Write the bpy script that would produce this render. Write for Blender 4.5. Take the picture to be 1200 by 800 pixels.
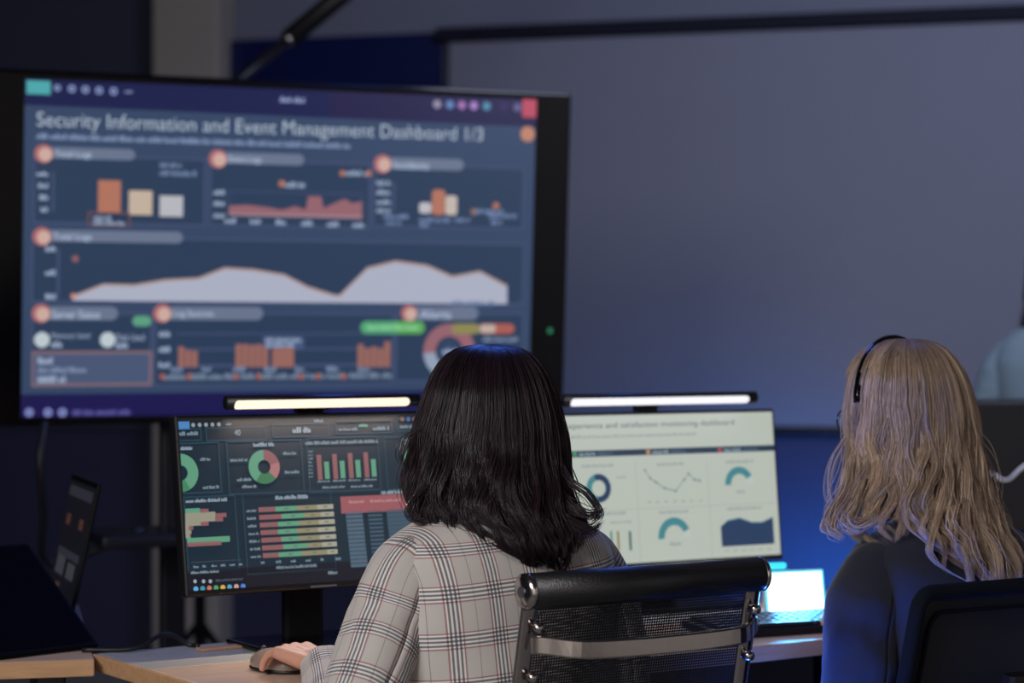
import bpy, bmesh, math, random
import numpy as np
from mathutils import Vector, Matrix, Euler, noise

# ------------------------------------------------------------------ scene, camera, light
for o in list(bpy.data.objects): bpy.data.objects.remove(o)
scene = bpy.context.scene
COL = scene.collection
random.seed(7); RNG = np.random.default_rng(7)
PI = math.pi; R = math.radians
FPX, HOR, CZ = 2600.0, 390.0, 1.27           # focal length in px (1200 wide), horizon row, eye height

cam_d = bpy.data.cameras.new('camera'); cam = bpy.data.objects.new('camera', cam_d); COL.objects.link(cam)
cam.location = (0, 0, CZ); cam.rotation_euler = (PI/2, 0, 0)
cam_d.sensor_width = 36; cam_d.lens = 36*FPX/1200
cam_d.shift_y = -(400-HOR)/1200
cam_d.clip_start = .05; cam_d.clip_end = 60
cam_d.dof.use_dof = True; cam_d.dof.focus_distance = 3.42; cam_d.dof.aperture_fstop = 2.9
scene.camera = cam
scene.view_settings.view_transform = 'Standard'; scene.view_settings.look = 'None'
scene.view_settings.exposure = 0.0; scene.view_settings.gamma = 1.0
scene.view_settings.use_curve_mapping = False

def lin(c):
    if isinstance(c, str):
        c = c.lstrip('#'); c = [int(c[i:i+2], 16)/255 for i in (0, 2, 4)]
    return tuple(((v/12.92) if v <= .04045 else ((v+.055)/1.055)**2.4) for v in c)

world = bpy.data.worlds.new('world'); scene.world = world; world.use_nodes = True
world.node_tree.nodes['Background'].inputs[0].default_value = (*lin('#3a4068'), 1)
world.node_tree.nodes['Background'].inputs[1].default_value = 0.10

def area_light(name, loc, target, size, power, color, sizey=None, spread=180):
    d = bpy.data.lights.new(name, 'AREA'); d.energy = power; d.color = color; d.spread = R(spread)
    d.size = size
    if sizey: d.shape = 'RECTANGLE'; d.size_y = sizey
    o = bpy.data.objects.new(name, d); COL.objects.link(o); o.location = loc
    o.rotation_euler = (Vector(target)-Vector(loc)).to_track_quat('-Z', 'Y').to_euler()
    return o
area_light('room_light', (-1.7, .6, 2.8), (0.1, 3.5, 0.9), 1.5, 50, (1, .965, .95), spread=105)
area_light('rear_wall_fill', (0, -1.0, 2.8), (.0, -3.0, 1.2), 1.8, 190, (1, .94, .91))  # added fill behind the camera: brightens wall_front for the chrome to mirror
area_light('ceiling_light', (1.2, 4.9, 2.85), (1.6, 8.0, 1.6), 1.4, 66, (.66, .73, 1.0))
area_light('blue_ceiling_light', (.1, 5.1, 2.7), (.1, 4.3, .9), .5, 13, (.08, .20, 1.0))
area_light('blue_sleeve_fill', (.34, 3.33, .22), (.60, 3.66, .78), .2, 4.2, (.02, .14, 1.0), spread=80)  # unseen blue lamp added to tint the blonde woman's sleeve
area_light('right_wall_fill', (3.4, 1.2, 2.85), (5.0, 1.2, 1.0), 1.2, 70, (1, .96, .94))  # added fill: brightens the right wall that the chair's chrome mirrors
area_light('blue_dado_fill', (1.1, 7.25, .15), (1.05, 7.95, .35), .4, 6.5, (.015, .28, 1.0), spread=100)  # unseen lamp added to give the navy dado its blue glow

# ------------------------------------------------------------------ materials
def new_mat(name):
    m = bpy.data.materials.new(name); m.use_nodes = True
    nt = m.node_tree; b = nt.nodes['Principled BSDF']
    return m, nt, b
def mat(name, col, rough=.5, metal=0., vary=.10, nscale=30., bump=0., bscale=200., spec=.5, coat=0., sheen=0., sss=0.):
    m, nt, b = new_mat(name); c = lin(col)
    tc = nt.nodes.new('ShaderNodeTexCoord')
    n = nt.nodes.new('ShaderNodeTexNoise'); n.inputs['Scale'].default_value = nscale; n.inputs['Detail'].default_value = 4
    nt.links.new(tc.outputs['Object'], n.inputs['Vector'])
    mx = nt.nodes.new('ShaderNodeMix'); mx.data_type = 'RGBA'
    mx.inputs['A'].default_value = (*[v*(1-vary) for v in c], 1); mx.inputs['B'].default_value = (*[min(1, v*(1+vary)) for v in c], 1)
    nt.links.new(n.outputs['Fac'], mx.inputs['Factor']); nt.links.new(mx.outputs['Result'], b.inputs['Base Color'])
    b.inputs['Roughness'].default_value = rough; b.inputs['Metallic'].default_value = metal
    b.inputs['Specular IOR Level'].default_value = spec; b.inputs['Coat Weight'].default_value = coat
    b.inputs['Sheen Weight'].default_value = sheen
    if sss: b.inputs['Subsurface Weight'].default_value = sss; b.inputs['Subsurface Radius'].default_value = (.01, .004, .002)
    if bump:
        n2 = nt.nodes.new('ShaderNodeTexNoise'); n2.inputs['Scale'].default_value = bscale; nt.links.new(tc.outputs['Object'], n2.inputs['Vector'])
        bp = nt.nodes.new('ShaderNodeBump'); bp.inputs['Strength'].default_value = bump; bp.inputs['Distance'].default_value = .002
        nt.links.new(n2.outputs['Fac'], bp.inputs['Height']); nt.links.new(bp.outputs['Normal'], b.inputs['Normal'])
    return m
_em = {}
def emat(col, k=1.0, rough=.35):
    key = (str(col), k)
    if key in _em: return _em[key]
    m, nt, b = new_mat('screen_glow_'+str(col).lstrip('#'))
    b.inputs['Base Color'].default_value = (.006, .006, .008, 1); b.inputs['Roughness'].default_value = rough
    b.inputs['Emission Color'].default_value = (*(lin(col) if isinstance(col, str) else col), 1); b.inputs['Emission Strength'].default_value = k
    _em[key] = m
    return m
def wood_mat(name, c0, c1, rough=.35):
    m, nt, b = new_mat(name)
    tc = nt.nodes.new('ShaderNodeTexCoord'); mp = nt.nodes.new('ShaderNodeMapping'); mp.inputs['Scale'].default_value = (1.2, 14, 14)
    nz = nt.nodes.new('ShaderNodeTexNoise'); nz.inputs['Scale'].default_value = 6; nz.inputs['Detail'].default_value = 6; nz.inputs['Distortion'].default_value = .6
    rp = nt.nodes.new('ShaderNodeValToRGB'); rp.color_ramp.elements[0].position = .3; rp.color_ramp.elements[1].position = .7
    rp.color_ramp.elements[0].color = (*lin(c0), 1); rp.color_ramp.elements[1].color = (*lin(c1), 1)
    nt.links.new(tc.outputs['Object'], mp.inputs['Vector']); nt.links.new(mp.outputs['Vector'], nz.inputs['Vector'])
    nt.links.new(nz.outputs['Fac'], rp.inputs['Fac']); nt.links.new(rp.outputs['Color'], b.inputs['Base Color'])
    b.inputs['Roughness'].default_value = rough
    return m

M = {}
M['wall'] = mat('painted_wall', '#6a6e82', .85, vary=.05, nscale=4, bump=.1, bscale=120)
M['wall_dark'] = mat('dark_wall_panel', '#33374c', .8, vary=.08, nscale=5, bump=.1)
M['navy_wall'] = mat('navy_wall_panel', '#2a2c4c', .7, vary=.1, nscale=3, bump=.15, bscale=300)
M['pillar'] = mat('pale_pillar_paint', '#9a948e', .8, vary=.06, nscale=5)
M['floor'] = mat('carpet_tile', '#85827f', .9, vary=.2, nscale=90, bump=.4, bscale=500)
M['ceiling'] = mat('ceiling_paint', '#66666c', .9, vary=.04)
M['screen_cloth'] = mat('projection_fabric', '#737688', .85, vary=.03, nscale=8, bump=.05, bscale=600)
M['black'] = mat('black_plastic', '#0c0c10', .45, vary=.15, bump=.1, bscale=900)
M['gloss_black'] = mat('glossy_black_plastic', '#050508', .15, vary=.1, spec=.25)
M['dark_metal'] = mat('dark_painted_metal', '#1b1c24', .4, .3, vary=.1)
M['chrome'] = mat('brushed_chrome', '#b9b2ae', .16, 1.0, vary=.05, nscale=60)
M['alu'] = mat('satin_aluminium', '#8d8d95', .35, 1.0, vary=.05)
M['grey_strip'] = mat('grey_laminate', '#9a9a9c', .38, vary=.05, nscale=50)
M['wood'] = wood_mat('pale_oak_laminate', '#c9ac98', '#d8bda9', .2)
M['wood2'] = wood_mat('oak_laminate_edge', '#a98260', '#bd956f', .4)
M['leather'] = mat('black_leatherette', '#101014', .38, vary=.2, bump=.35, bscale=350)
M['skin'] = mat('skin_tone', '#c08f7b', .5, vary=.08, nscale=60, bump=.15, bscale=500, sss=.12)
M['skin_pale'] = mat('pale_skin_tone', '#d0a795', .5, vary=.06, nscale=60, bump=.1, bscale=500, sss=.12)
M['navy_cloth'] = mat('dark_navy_suit_cloth', '#0d1226', .85, vary=.15, nscale=200, bump=.3, bscale=900, sheen=.15)
M['teal_cloth'] = mat('pale_teal_cotton', '#64747a', .9, vary=.08, nscale=40, bump=.2, bscale=500)
M['trouser'] = mat('charcoal_trouser_cloth', '#202228', .9, vary=.15, nscale=150)
M['shoe'] = mat('black_shoe_leather', '#0e0d0d', .3, vary=.1)
M['white_plastic'] = mat('white_plastic', '#c9c9cf', .4, vary=.03)
M['key'] = mat('dark_grey_keycap', '#2b2d36', .45, vary=.1)
M['mouse'] = mat('taupe_mouse_plastic', '#85756b', .35, vary=.05)
M['eye'] = mat('eye_white', '#e8e4e0', .2, vary=.02)
M['iris'] = mat('brown_iris', '#3a2418', .15, vary=.2)
M['lip'] = mat('lip_skin', '#a8605a', .4, vary=.05)

def mesh_fabric():
    m, nt, b = new_mat('black_seat_mesh')
    b.inputs['Base Color'].default_value = (*lin('#08090d'), 1); b.inputs['Roughness'].default_value = .55
    tc = nt.nodes.new('ShaderNodeTexCoord')
    w = nt.nodes.new('ShaderNodeTexWave'); w.wave_type = 'BANDS'; w.bands_direction = 'Z'; w.inputs['Scale'].default_value = 75; w.inputs['Distortion'].default_value = 0
    w2 = nt.nodes.new('ShaderNodeTexWave'); w2.wave_type = 'BANDS'; w2.bands_direction = 'X'; w2.inputs['Scale'].default_value = 70; w2.inputs['Distortion'].default_value = 0
    nt.links.new(tc.outputs['Object'], w.inputs['Vector']); nt.links.new(tc.outputs['Object'], w2.inputs['Vector'])
    mn = nt.nodes.new('ShaderNodeMath'); mn.operation = 'MULTIPLY'
    nt.links.new(w.outputs['Fac'], mn.inputs[0]); nt.links.new(w2.outputs['Fac'], mn.inputs[1])
    mr = nt.nodes.new('ShaderNodeMapRange'); mr.inputs['From Min'].default_value = .35; mr.inputs['From Max'].default_value = .55
    mr.inputs['To Min'].default_value = 1.0; mr.inputs['To Max'].default_value = .30
    nt.links.new(mn.outputs[0], mr.inputs['Value']); nt.links.new(mr.outputs['Result'], b.inputs['Alpha'])
    return m
M['mesh'] = mesh_fabric()

def plaid():
    """UV in metres. Glen-check: groups of dark lines edged in red, a fine single line between groups."""
    m, nt, b = new_mat('plaid_wool'); N = nt.nodes.new; Lk = nt.links.new
    uv = N('ShaderNodeUVMap'); uv.uv_map = 'UVMap'
    sep = N('ShaderNodeSeparateXYZ'); Lk(uv.outputs['UV'], sep.inputs[0])
    def math_(op, a, b_=None, clamp=False):
        n = N('ShaderNodeMath'); n.operation = op; n.use_clamp = clamp
        for i, v in enumerate((a, b_)):
            if v is None: continue
            if isinstance(v, (int, float)): n.inputs[i].default_value = v
            else: Lk(v, n.inputs[i])
        return n.outputs[0]
    def ramp(src, per, stops):
        fr = math_('FRACT', math_('DIVIDE', src, per))
        r = N('ShaderNodeValToRGB'); r.color_ramp.interpolation = 'CONSTANT'
        e = r.color_ramp.elements
        e[0].position = stops[0][0]; e[0].color = (*[stops[0][1]]*3, 1); e[1].position = stops[1][0]; e[1].color = (*[stops[1][1]]*3, 1)
        for p, v in stops[2:]:
            k = e.new(p); k.color = (v, v, v, 1)
        Lk(fr, r.inputs[0]); s = N('ShaderNodeSeparateColor'); Lk(r.outputs[0], s.inputs[0]); return s.outputs[0]
    # dark lines: 5 pairs; fine line at .72
    dk = [(0, 0), (.105, 1), (.150, 0), (.195, 1), (.240, 0), (.285, 1), (.330, 0)]
    dku = dk+[(.70, .8), (.714, 0)]
    rd = [(0, 0), (.035, 1), (.068, 0), (.368, 1), (.40, 0)]
    lt = [(0, 0), (.068, 1), (.368, 0)]
    U, V = sep.outputs[0], sep.outputs[1]; PU, PV = .066, .069
    # twill offset so lines look woven
    du, dv = ramp(U, PU, dku), ramp(V, PV, dk); ru, rv = ramp(U, PU, rd), ramp(V, PV, rd); lu, lv = ramp(U, PU, lt), ramp(V, PV, lt)
    tw = math_('GREATER_THAN', math_('FRACT', math_('DIVIDE', math_('ADD', U, V), .0024)), .5)
    ntw = math_('SUBTRACT', 1.0, tw)
    def weave(a, b_, k):
        s = math_('ADD', math_('MULTIPLY', a, math_('MULTIPLY_ADD', tw, k) if False else math_('ADD', math_('MULTIPLY', tw, 1-k), k)),
                  math_('MULTIPLY', b_, math_('ADD', math_('MULTIPLY', ntw, 1-k), k)), True)
        return s
    dark, red, light = weave(du, dv, .62), weave(ru, rv, .6), weave(lu, lv, .4)
    nz = N('ShaderNodeTexNoise'); nz.inputs['Scale'].default_value = 700; Lk(uv.outputs['UV'], nz.inputs['Vector'])
    base = N('ShaderNodeMix'); base.data_type = 'RGBA'; base.inputs['A'].default_value = (*lin('#a29d99'), 1); base.inputs['B'].default_value = (*lin('#c2bdb9'), 1)
    f = math_('ADD', math_('MULTIPLY', tw, .45), math_('MULTIPLY', nz.outputs['Fac'], .5)); Lk(f, base.inputs['Factor'])
    def mixc(a, col, fac):
        n = N('ShaderNodeMix'); n.data_type = 'RGBA'; Lk(a, n.inputs['A']); n.inputs['B'].default_value = (*lin(col), 1); Lk(fac, n.inputs['Factor']); return n.outputs['Result']
    c = mixc(base.outputs['Result'], '#dddbdb', math_('MULTIPLY', light, .9))
    c = mixc(c, '#7d3030', math_('MULTIPLY', red, .85)); c = mixc(c, '#191b2a', math_('MULTIPLY', dark, .93))
    Lk(c, b.inputs['Base Color']); b.inputs['Roughness'].default_value = .9; b.inputs['Sheen Weight'].default_value = .1
    bp = N('ShaderNodeBump'); bp.inputs['Strength'].default_value = .25; bp.inputs['Distance'].default_value = .001; Lk(tw, bp.inputs['Height']); Lk(bp.outputs['Normal'], b.inputs['Normal'])
    return m
M['plaid'] = plaid()

def hair_mat(name, c0, c1, rough):
    m, nt, b = new_mat(name)
    at = nt.nodes.new('ShaderNodeAttribute'); at.attribute_name = 'tint'
    rp = nt.nodes.new('ShaderNodeValToRGB'); rp.color_ramp.elements[0].color = (*lin(c0), 1); rp.color_ramp.elements[1].color = (*lin(c1), 1)
    nt.links.new(at.outputs['Fac'], rp.inputs['Fac']); nt.links.new(rp.outputs['Color'], b.inputs['Base Color'])
    b.inputs['Roughness'].default_value = rough; b.inputs['Specular IOR Level'].default_value = .33
    return m
M['hair_dark'] = hair_mat('dark_brown_hair', '#0e0a10', '#2b1d24', .38)
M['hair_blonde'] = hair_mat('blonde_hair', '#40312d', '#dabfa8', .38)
M['hair_black'] = hair_mat('black_hair', '#0c0b0e', '#1b191d', .4)

# ------------------------------------------------------------------ helpers
def at(px, py, d): return Vector(((px-600)/FPX*d, d, CZ+(HOR-py)/FPX*d))
def link(name, me, m, parent=None):
    o = bpy.data.objects.new(name, me); COL.objects.link(o)
    if m is not None:
        for k in (m if isinstance(m, (list, tuple)) else [m]): me.materials.append(k)
    if parent is not None: o.parent = parent
    return o
def obj(name, bm, m, parent=None, smooth=False):
    me = bpy.data.meshes.new(name)
    bmesh.ops.recalc_face_normals(bm, faces=bm.faces[:])
    bm.to_mesh(me); bm.free()
    if smooth: me.polygons.foreach_set('use_smooth', [True]*len(me.polygons))
    return link(name, me, m, parent)
def tag(o, label, cat, group=None):
    o['label'] = label; o['category'] = cat
    if group: o['group'] = group
    return o
def thing(name, label, cat, loc=(0, 0, 0), rz=0., group=None):
    o = bpy.data.objects.new(name, None); COL.objects.link(o); o.empty_display_size = .1
    o.location = loc; o.rotation_euler = (0, 0, rz)
    return tag(o, label, cat, group)
def struct(o): o['kind'] = 'structure'; return o
def B(): return bmesh.new()
def box(bm, c, s, rot=None, bev=0., seg=2):
    g = bmesh.ops.create_cube(bm, size=1.0); vs = g['verts']
    for v in vs: v.co = Vector((v.co.x*s[0], v.co.y*s[1], v.co.z*s[2]))
    if bev:
        es = list({e for v in vs for e in v.link_edges})
        r = bmesh.ops.bevel(bm, geom=es, offset=bev, segments=seg, affect='EDGES', profile=.5)
        vs = list({v for f in r['faces'] for v in f.verts} | {v for v in vs if v.is_valid})
        seen = set(); st = list(vs)
        while st:
            v = st.pop()
            if v in seen: continue
            seen.add(v); st += [e.other_vert(v) for e in v.link_edges]
        vs = list(seen)
    mt = Matrix.Translation(Vector(c)) @ (rot.to_4x4() if rot is not None else Matrix.Identity(4))
    for v in vs: v.co = mt @ v.co
    return vs
def tube(bm, pts, rad, n=10, cap=True, squash=1.0, up=None):
    pts = [Vector(p) for p in pts]; k = len(pts)
    if isinstance(rad, (int, float)): rad = [rad]*k
    rings = []; ref = Vector(up) if up else None
    for i, p in enumerate(pts):
        t = (pts[min(i+1, k-1)]-pts[max(i-1, 0)]).normalized()
        if ref is None: ref = Vector((0, 0, 1)) if abs(t.z) < .9 else Vector((1, 0, 0))
        a = (ref - t*ref.dot(t)).normalized(); b = t.cross(a); ref = a if up is None else Vector(up)
        rings.append([bm.verts.new(p+(a*math.cos(2*PI*j/n)*squash+b*math.sin(2*PI*j/n))*rad[i]) for j in range(n)])
    for i in range(k-1):
        for j in range(n):
            bm.faces.new((rings[i][j], rings[i][(j+1) % n], rings[i+1][(j+1) % n], rings[i+1][j]))
    if cap: bm.faces.new(rings[0][::-1]); bm.faces.new(rings[-1])
    return rings
def bar(bm, pts, w, t, up):
    """flat strip of width w (along up) and thickness t following pts"""
    pts = [Vector(p) for p in pts]; k = len(pts); rg = []
    for i, p in enumerate(pts):
        d = (pts[min(i+1, k-1)]-pts[max(i-1, 0)]).normalized(); u = Vector(up); u = (u-d*u.dot(d)).normalized(); s = d.cross(u)
        rg.append([bm.verts.new(p+u*a*w/2+s*b*t/2) for a, b in ((1, .6), (.8, 1), (-.8, 1), (-1, .6), (-1, -.6), (-.8, -1), (.8, -1), (1, -.6))])
    for i in range(k-1):
        for j in range(8): bm.faces.new((rg[i][j], rg[i][(j+1) % 8], rg[i+1][(j+1) % 8], rg[i+1][j]))
    bm.faces.new(rg[0][::-1]); bm.faces.new(rg[-1])
def capsule(bm, p0, p1, r0, r1=None, n=12, m=4):
    r1 = r0 if r1 is None else r1; p0 = Vector(p0); p1 = Vector(p1); d = (p1-p0).normalized()
    pts, rr = [], []
    for i in range(m): a = PI/2*(1-i/m); pts.append(p0-d*r0*math.sin(a)); rr.append(max(r0*math.cos(a), 1e-4))
    pts += [p0, p1]; rr += [r0, r1]
    for i in range(1, m+1): a = PI/2*i/m; pts.append(p1+d*r1*math.sin(a)); rr.append(max(r1*math.cos(a), 1e-4))
    tube(bm, pts, rr, n)
def ell(bm, c, r, rot=None, n=16):
    g = bmesh.ops.create_uvsphere(bm, u_segments=n, v_segments=n*2//3, radius=1.0)
    mt = Matrix.Translation(Vector(c)) @ (rot.to_4x4() if rot is not None else Matrix.Identity(4)) @ Matrix.Diagonal((*r, 1))
    for v in g['verts']: v.co = mt @ v.co
def cat_rom(pts, n=8):
    pts = [Vector(p) for p in pts]; P = [pts[0]*2-pts[1]] + pts + [pts[-1]*2-pts[-2]]; out = []
    for i in range(1, len(P)-2):
        for k in range(n):
            t = k/n; a, b, c, d = P[i-1:i+3]
            out.append(.5*((2*b)+(c-a)*t+(2*a-5*b+4*c-d)*t*t+(3*b-a-3*c+d)*t**3))
    out.append(pts[-1]); return out
def remesh(bm, vox, smooth=3, ratio=None):
    me = bpy.data.meshes.new('t'); bmesh.ops.recalc_face_normals(bm, faces=bm.faces[:]); bm.to_mesh(me); bm.free()
    o = bpy.data.objects.new('t', me); COL.objects.link(o)
    m = o.modifiers.new('r', 'REMESH'); m.mode = 'VOXEL'; m.voxel_size = vox
    if smooth: s = o.modifiers.new('s', 'SMOOTH'); s.iterations = smooth; s.factor = .5
    if ratio: d = o.modifiers.new('d', 'DECIMATE'); d.ratio = ratio
    dg = bpy.context.evaluated_depsgraph_get(); me2 = bpy.data.meshes.new_from_object(o.evaluated_get(dg))
    bpy.data.objects.remove(o); bpy.data.meshes.remove(me)
    me2.polygons.foreach_set('use_smooth', [True]*len(me2.polygons)); return me2
def text_mesh(s, thin=0.):
    c = bpy.data.curves.new('t', 'FONT'); c.body = s; c.size = 1.0; c.offset = thin; c.resolution_u = 3
    o = bpy.data.objects.new('t', c); COL.objects.link(o)
    dg = bpy.context.evaluated_depsgraph_get(); me = bpy.data.meshes.new_from_object(o.evaluated_get(dg))
    bpy.data.objects.remove(o); bpy.data.curves.remove(c)
    vs = np.array([v.co[:2] for v in me.vertices]); fs = [tuple(p.vertices) for p in me.polygons]; bpy.data.meshes.remove(me)
    return vs, fs

# ------------------------------------------------------------------ the room
def wbox(name, c, s, m, rz=0., bev=0.): 
    bm = B(); box(bm, (0, 0, 0), s, bev=bev); o = obj(name, bm, m); o.location = c; o.rotation_euler = (0, 0, rz); return struct(o)
wbox('floor', (0, 3.5, -.05), (11, 14, .1), M['floor'])
wbox('ceiling', (0, 3.5, 3.05), (11, 14, .1), M['ceiling'])
wbox('wall_left', (-5.05, 3.5, 1.5), (.1, 14, 3), M['wall'])
wbox('wall_right', (5.05, 3.5, 1.5), (.1, 14, 3), mat('pale_painted_wall', '#c4c0bd', .8, vary=.04, nscale=4))
wbox('wall_front', (0, -3.05, 1.5), (11, .1, 3), mat('white_painted_wall', '#dcd7d2', .8, vary=.04, nscale=4))
WY = R(-16)                                     # back wall recedes towards the left
W0 = Vector((-.227, 8.3, 0)); WD = Vector((math.cos(WY), math.sin(WY), 0)); WN = Vector((math.sin(WY), -math.cos(WY), 0))
def on_wall(px, py=400, off=0.):                # ray through a picture point meets the back wall (pushed out by off)
    d = Vector(((px-600)/FPX, 1, (HOR-py)/FPX)); o = W0+WN*off; t = o.dot(WN)/Vector((d.x, d.y, 0)).dot(WN)
    p = d*t; p.z += CZ; return p
def wall_slab(name, px0, px1, z0, z1, off, th, m, bev=0.):
    a, b = on_wall(px0, 400, off), on_wall(px1, 400, off); c = (a+b)/2-WN*th/2; c.z = (z0+z1)/2
    return wbox(name, c, ((b-a).length, th, z1-z0), m, WY, bev)
wall_slab('wall_back', -1500, 2300, 0, 3.0, 0, .1, M['wall'])
wall_slab('trim_1', -1480, 2290, 0.0, .905, .03, .04, M['navy_wall'])                 # navy dado below the screen
wall_slab('trim_2', -1400, 178, .90, 3.0, .06, .06, M['wall_dark'])                      # dark panelling behind the television
wall_slab('wall_pillar', 178, 256, 0, 3.0, .16, .16, M['pillar'], .01)
p_ = on_wall(420, 45, .05)
wall_slab('window_1', 258, 523, .95, on_wall(390, 42, .05).z, .05, .05, M['gloss_black'] if False else mat('dark_blue_glass', '#0b1548', .25, vary=.1), .01)
# pull-down projection screen: fabric, top casing, bottom weight bar
a_, b_ = on_wall(527, 400, .07), on_wall(1420, 400, .07); mid = (a_+b_)/2; wd = (b_-a_).length
ps = thing('projection_screen', 'large blank grey projection screen hanging on the back wall', 'screen', (mid.x, mid.y, 0), WY)
ztop = on_wall(700, 44, .07).z
bm = B(); box(bm, (0, 0, (ztop+.93)/2), (wd, .006, ztop-.93)); obj('fabric', bm, M['screen_cloth'], ps)
bm = B(); box(bm, (0, 0, ztop+.028), (wd+.10, .07, .056), bev=.012); obj('casing', bm, mat('navy_black_metal', '#0c1022', .7, spec=.2), ps)
bm = B(); tube(bm, [(-wd/2, 0, .925), (wd/2, 0, .925)], .014, 10); obj('weight_bar', bm, M['dark_metal'], ps)
# black border down the fabric's left edge
bm = B(); box(bm, (-wd/2-.006, -.001, (ztop+.93)/2), (.012, .009, ztop-.93)); obj('border', bm, M['dark_metal'], ps)

# ------------------------------------------------------------------ screens
class Screen:
    """flat display face: draw in the picture's pixels, stored as real geometry on the panel's own plane"""
    def __init__(s, root, c, yaw, tilt, w, h):
        s.c = Vector(c); s.u = Vector((math.cos(yaw), math.sin(yaw), 0)); n0 = Vector((math.sin(yaw), -math.cos(yaw), 0))
        s.v = Vector((0, 0, 1))*math.cos(tilt)-n0*math.sin(tilt); s.n = s.u.cross(s.v); s.w = w; s.h = h
        if s.n.dot(n0) < 0: s.n = -s.n
        s.root = root; s.widgets = []; s.mx = Matrix((s.u, s.v, s.n)).transposed().to_4x4(); s.mx.translation = s.c
        s.lay = 0
    def loc(s, px, py):
        d = Vector(((px-600)/FPX, 1, (HOR-py)/FPX)); o = Vector((0, 0, CZ)); t = (s.c-o).dot(s.n)/d.dot(s.n); p = o+d*t-s.c
        return p.dot(s.u), p.dot(s.v)
    def clip(s, x, y): return max(-s.w/2, min(s.w/2, x)), max(-s.h/2, min(s.h/2, y))
    def begin(s, name): s.name = name; s.V = []; s.F = []; s.MI = []; s.mats = []
    def _m(s, col, k=1.0):
        m = emat(col, k)
        if m not in s.mats: s.mats.append(m)
        return s.mats.index(m)
    def poly(s, pts, col, z=1):
        i = len(s.V); s.V += [(x, y, .0006+z*.0005) for x, y in (s.clip(*p) for p in pts)]; s.F.append(tuple(range(i, i+len(pts)))); s.MI.append(s._m(col))
    def rect(s, x0, y0, x1, y1, col, z=1, r=0.):
        a, b = s.loc(x0, y0); c, d = s.loc(x1, y1)
        if b < d: b, d = d, b
        if r:
            r = min(r*(b-d), (c-a)/2, (b-d)/2); pts = []
            for cx, cy, a0 in ((c-r, b-r, 0), (a+r, b-r, 90), (a+r, d+r, 180), (c-r, d+r, 270)):
                pts += [(cx+r*math.cos(R(a0+k*18)), cy+r*math.sin(R(a0+k*18))) for k in range(6)]
            s.poly(pts, col, z)
        else: s.poly([(a, b), (a, d), (c, d), (c, b)][::-1], col, z)
    def frame(s, x0, y0, x1, y1, col, t=2, z=2):
        a, b = s.loc(x0, y0); c, d = s.loc(x1, y1); t = t*.0021*s.w/1.3 if s.w > .8 else t*.0015
        for q in ((a, b, c, b-t), (a, d+t, c, d), (a, b, a+t, d), (c-t, b, c, d)): s.poly([(q[0], q[1]), (q[2], q[1]), (q[2], q[3]), (q[0], q[3])], col, z)
    def disc(s, px, py, rpx, col, z=3, rin=0., a0=0., a1=360.):
        x, y = s.loc(px, py); e = s.loc(px+rpx, py)[0]-x; k = max(8, int((a1-a0)/12)); f = rin/rpx if rpx else 0
        e = abs(s.loc(px, py-rpx)[1]-y)
        if rin:
            for i in range(k):
                A, C = R(a0+(a1-a0)*i/k), R(a0+(a1-a0)*(i+1)/k)
                s.poly([(x+e*math.sin(A), y+e*math.cos(A)), (x+e*f*math.sin(A), y+e*f*math.cos(A)), (x+e*f*math.sin(C), y+e*f*math.cos(C)), (x+e*math.sin(C), y+e*math.cos(C))], col, z)
        else: s.poly([(x+e*math.cos(R(a0+(a1-a0)*i/k)), y+e*math.sin(R(a0+(a1-a0)*i/k))) for i in range(k)], col, z)
    def text(s, t, x0, y, x1, hpx, col, z=4, y1=None, thin=0.):
        vs, fs = text_mesh(t, thin); a, b = s.loc(x0, y); c, _ = s.loc(x1, y if y1 is None else y1); hh = abs(s.loc(x0, y-hpx/2)[1]-s.loc(x0, y+hpx/2)[1])
        mn, mx_ = vs.min(0), vs.max(0); i = len(s.V)
        for q in vs:
            x = a+(q[0]-mn[0])/(mx_[0]-mn[0])*(c-a); yy = b-hh/2+(q[1]-mn[1])/(mx_[1]-mn[1])*hh
            s.V.append((*s.clip(x, yy), .0006+z*.0005))
        k = s._m(col)
        for f in fs: s.F.append(tuple(j+i for j in f)); s.MI.append(k)
    def dash(s, x0, y, x1, hpx, col, z=4, y1=None):
        """a line of print too small to read, as word-length strokes"""
        a, b = s.loc(x0, y); c, d = s.loc(x1, y if y1 is None else y1); hh = abs(s.loc(x0, y-hpx/2)[1]-s.loc(x0, y+hpx/2)[1]); x = a; rr = random.Random(int(x0*7+y))
        while x < c-hh*.4:
            w = min(c-x, hh*rr.uniform(1.2, 3.6)); k = 0
            while k < w:
                cw = hh*rr.uniform(.25, .5); hi = hh*rr.choice((.62, .62, .85, .95))
                s.poly([(x+k, b-hh/2+hi), (x+min(k+cw*.72, w), b-hh/2+hi), (x+min(k+cw*.72, w), b-hh/2), (x+k, b-hh/2)], col, z); k += cw
            x += w+hh*.35
    def end(s, parent):
        me = bpy.data.meshes.new(s.name); me.from_pydata(s.V, [], s.F); me.polygons.foreach_set('material_index', s.MI)
        o = link(s.name, me, s.mats, parent); s.widgets.append(o); return o

def display_panel(root, S, ow, oh, depth, bez_mat, screen_col, k=1.0, off=(0, 0), edge=.008):
    """casing and glowing face; root sits on the floor/desk so children take world placement relative to it"""
    inv = (Matrix.Translation(root.location) @ root.rotation_euler.to_matrix().to_4x4()).inverted()
    bm = B(); box(bm, (off[0], off[1], -depth/2), (ow, oh, depth), bev=min(edge, depth*.35)); cs = obj('casing', bm, bez_mat, root); cs.matrix_local = inv @ S.mx
    bm = B(); box(bm, (0, 0, .0002), (S.w, S.h, .0006)); sc = obj('screen', bm, emat(screen_col, k), root); sc.matrix_local = inv @ S.mx
    return cs, sc

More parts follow.
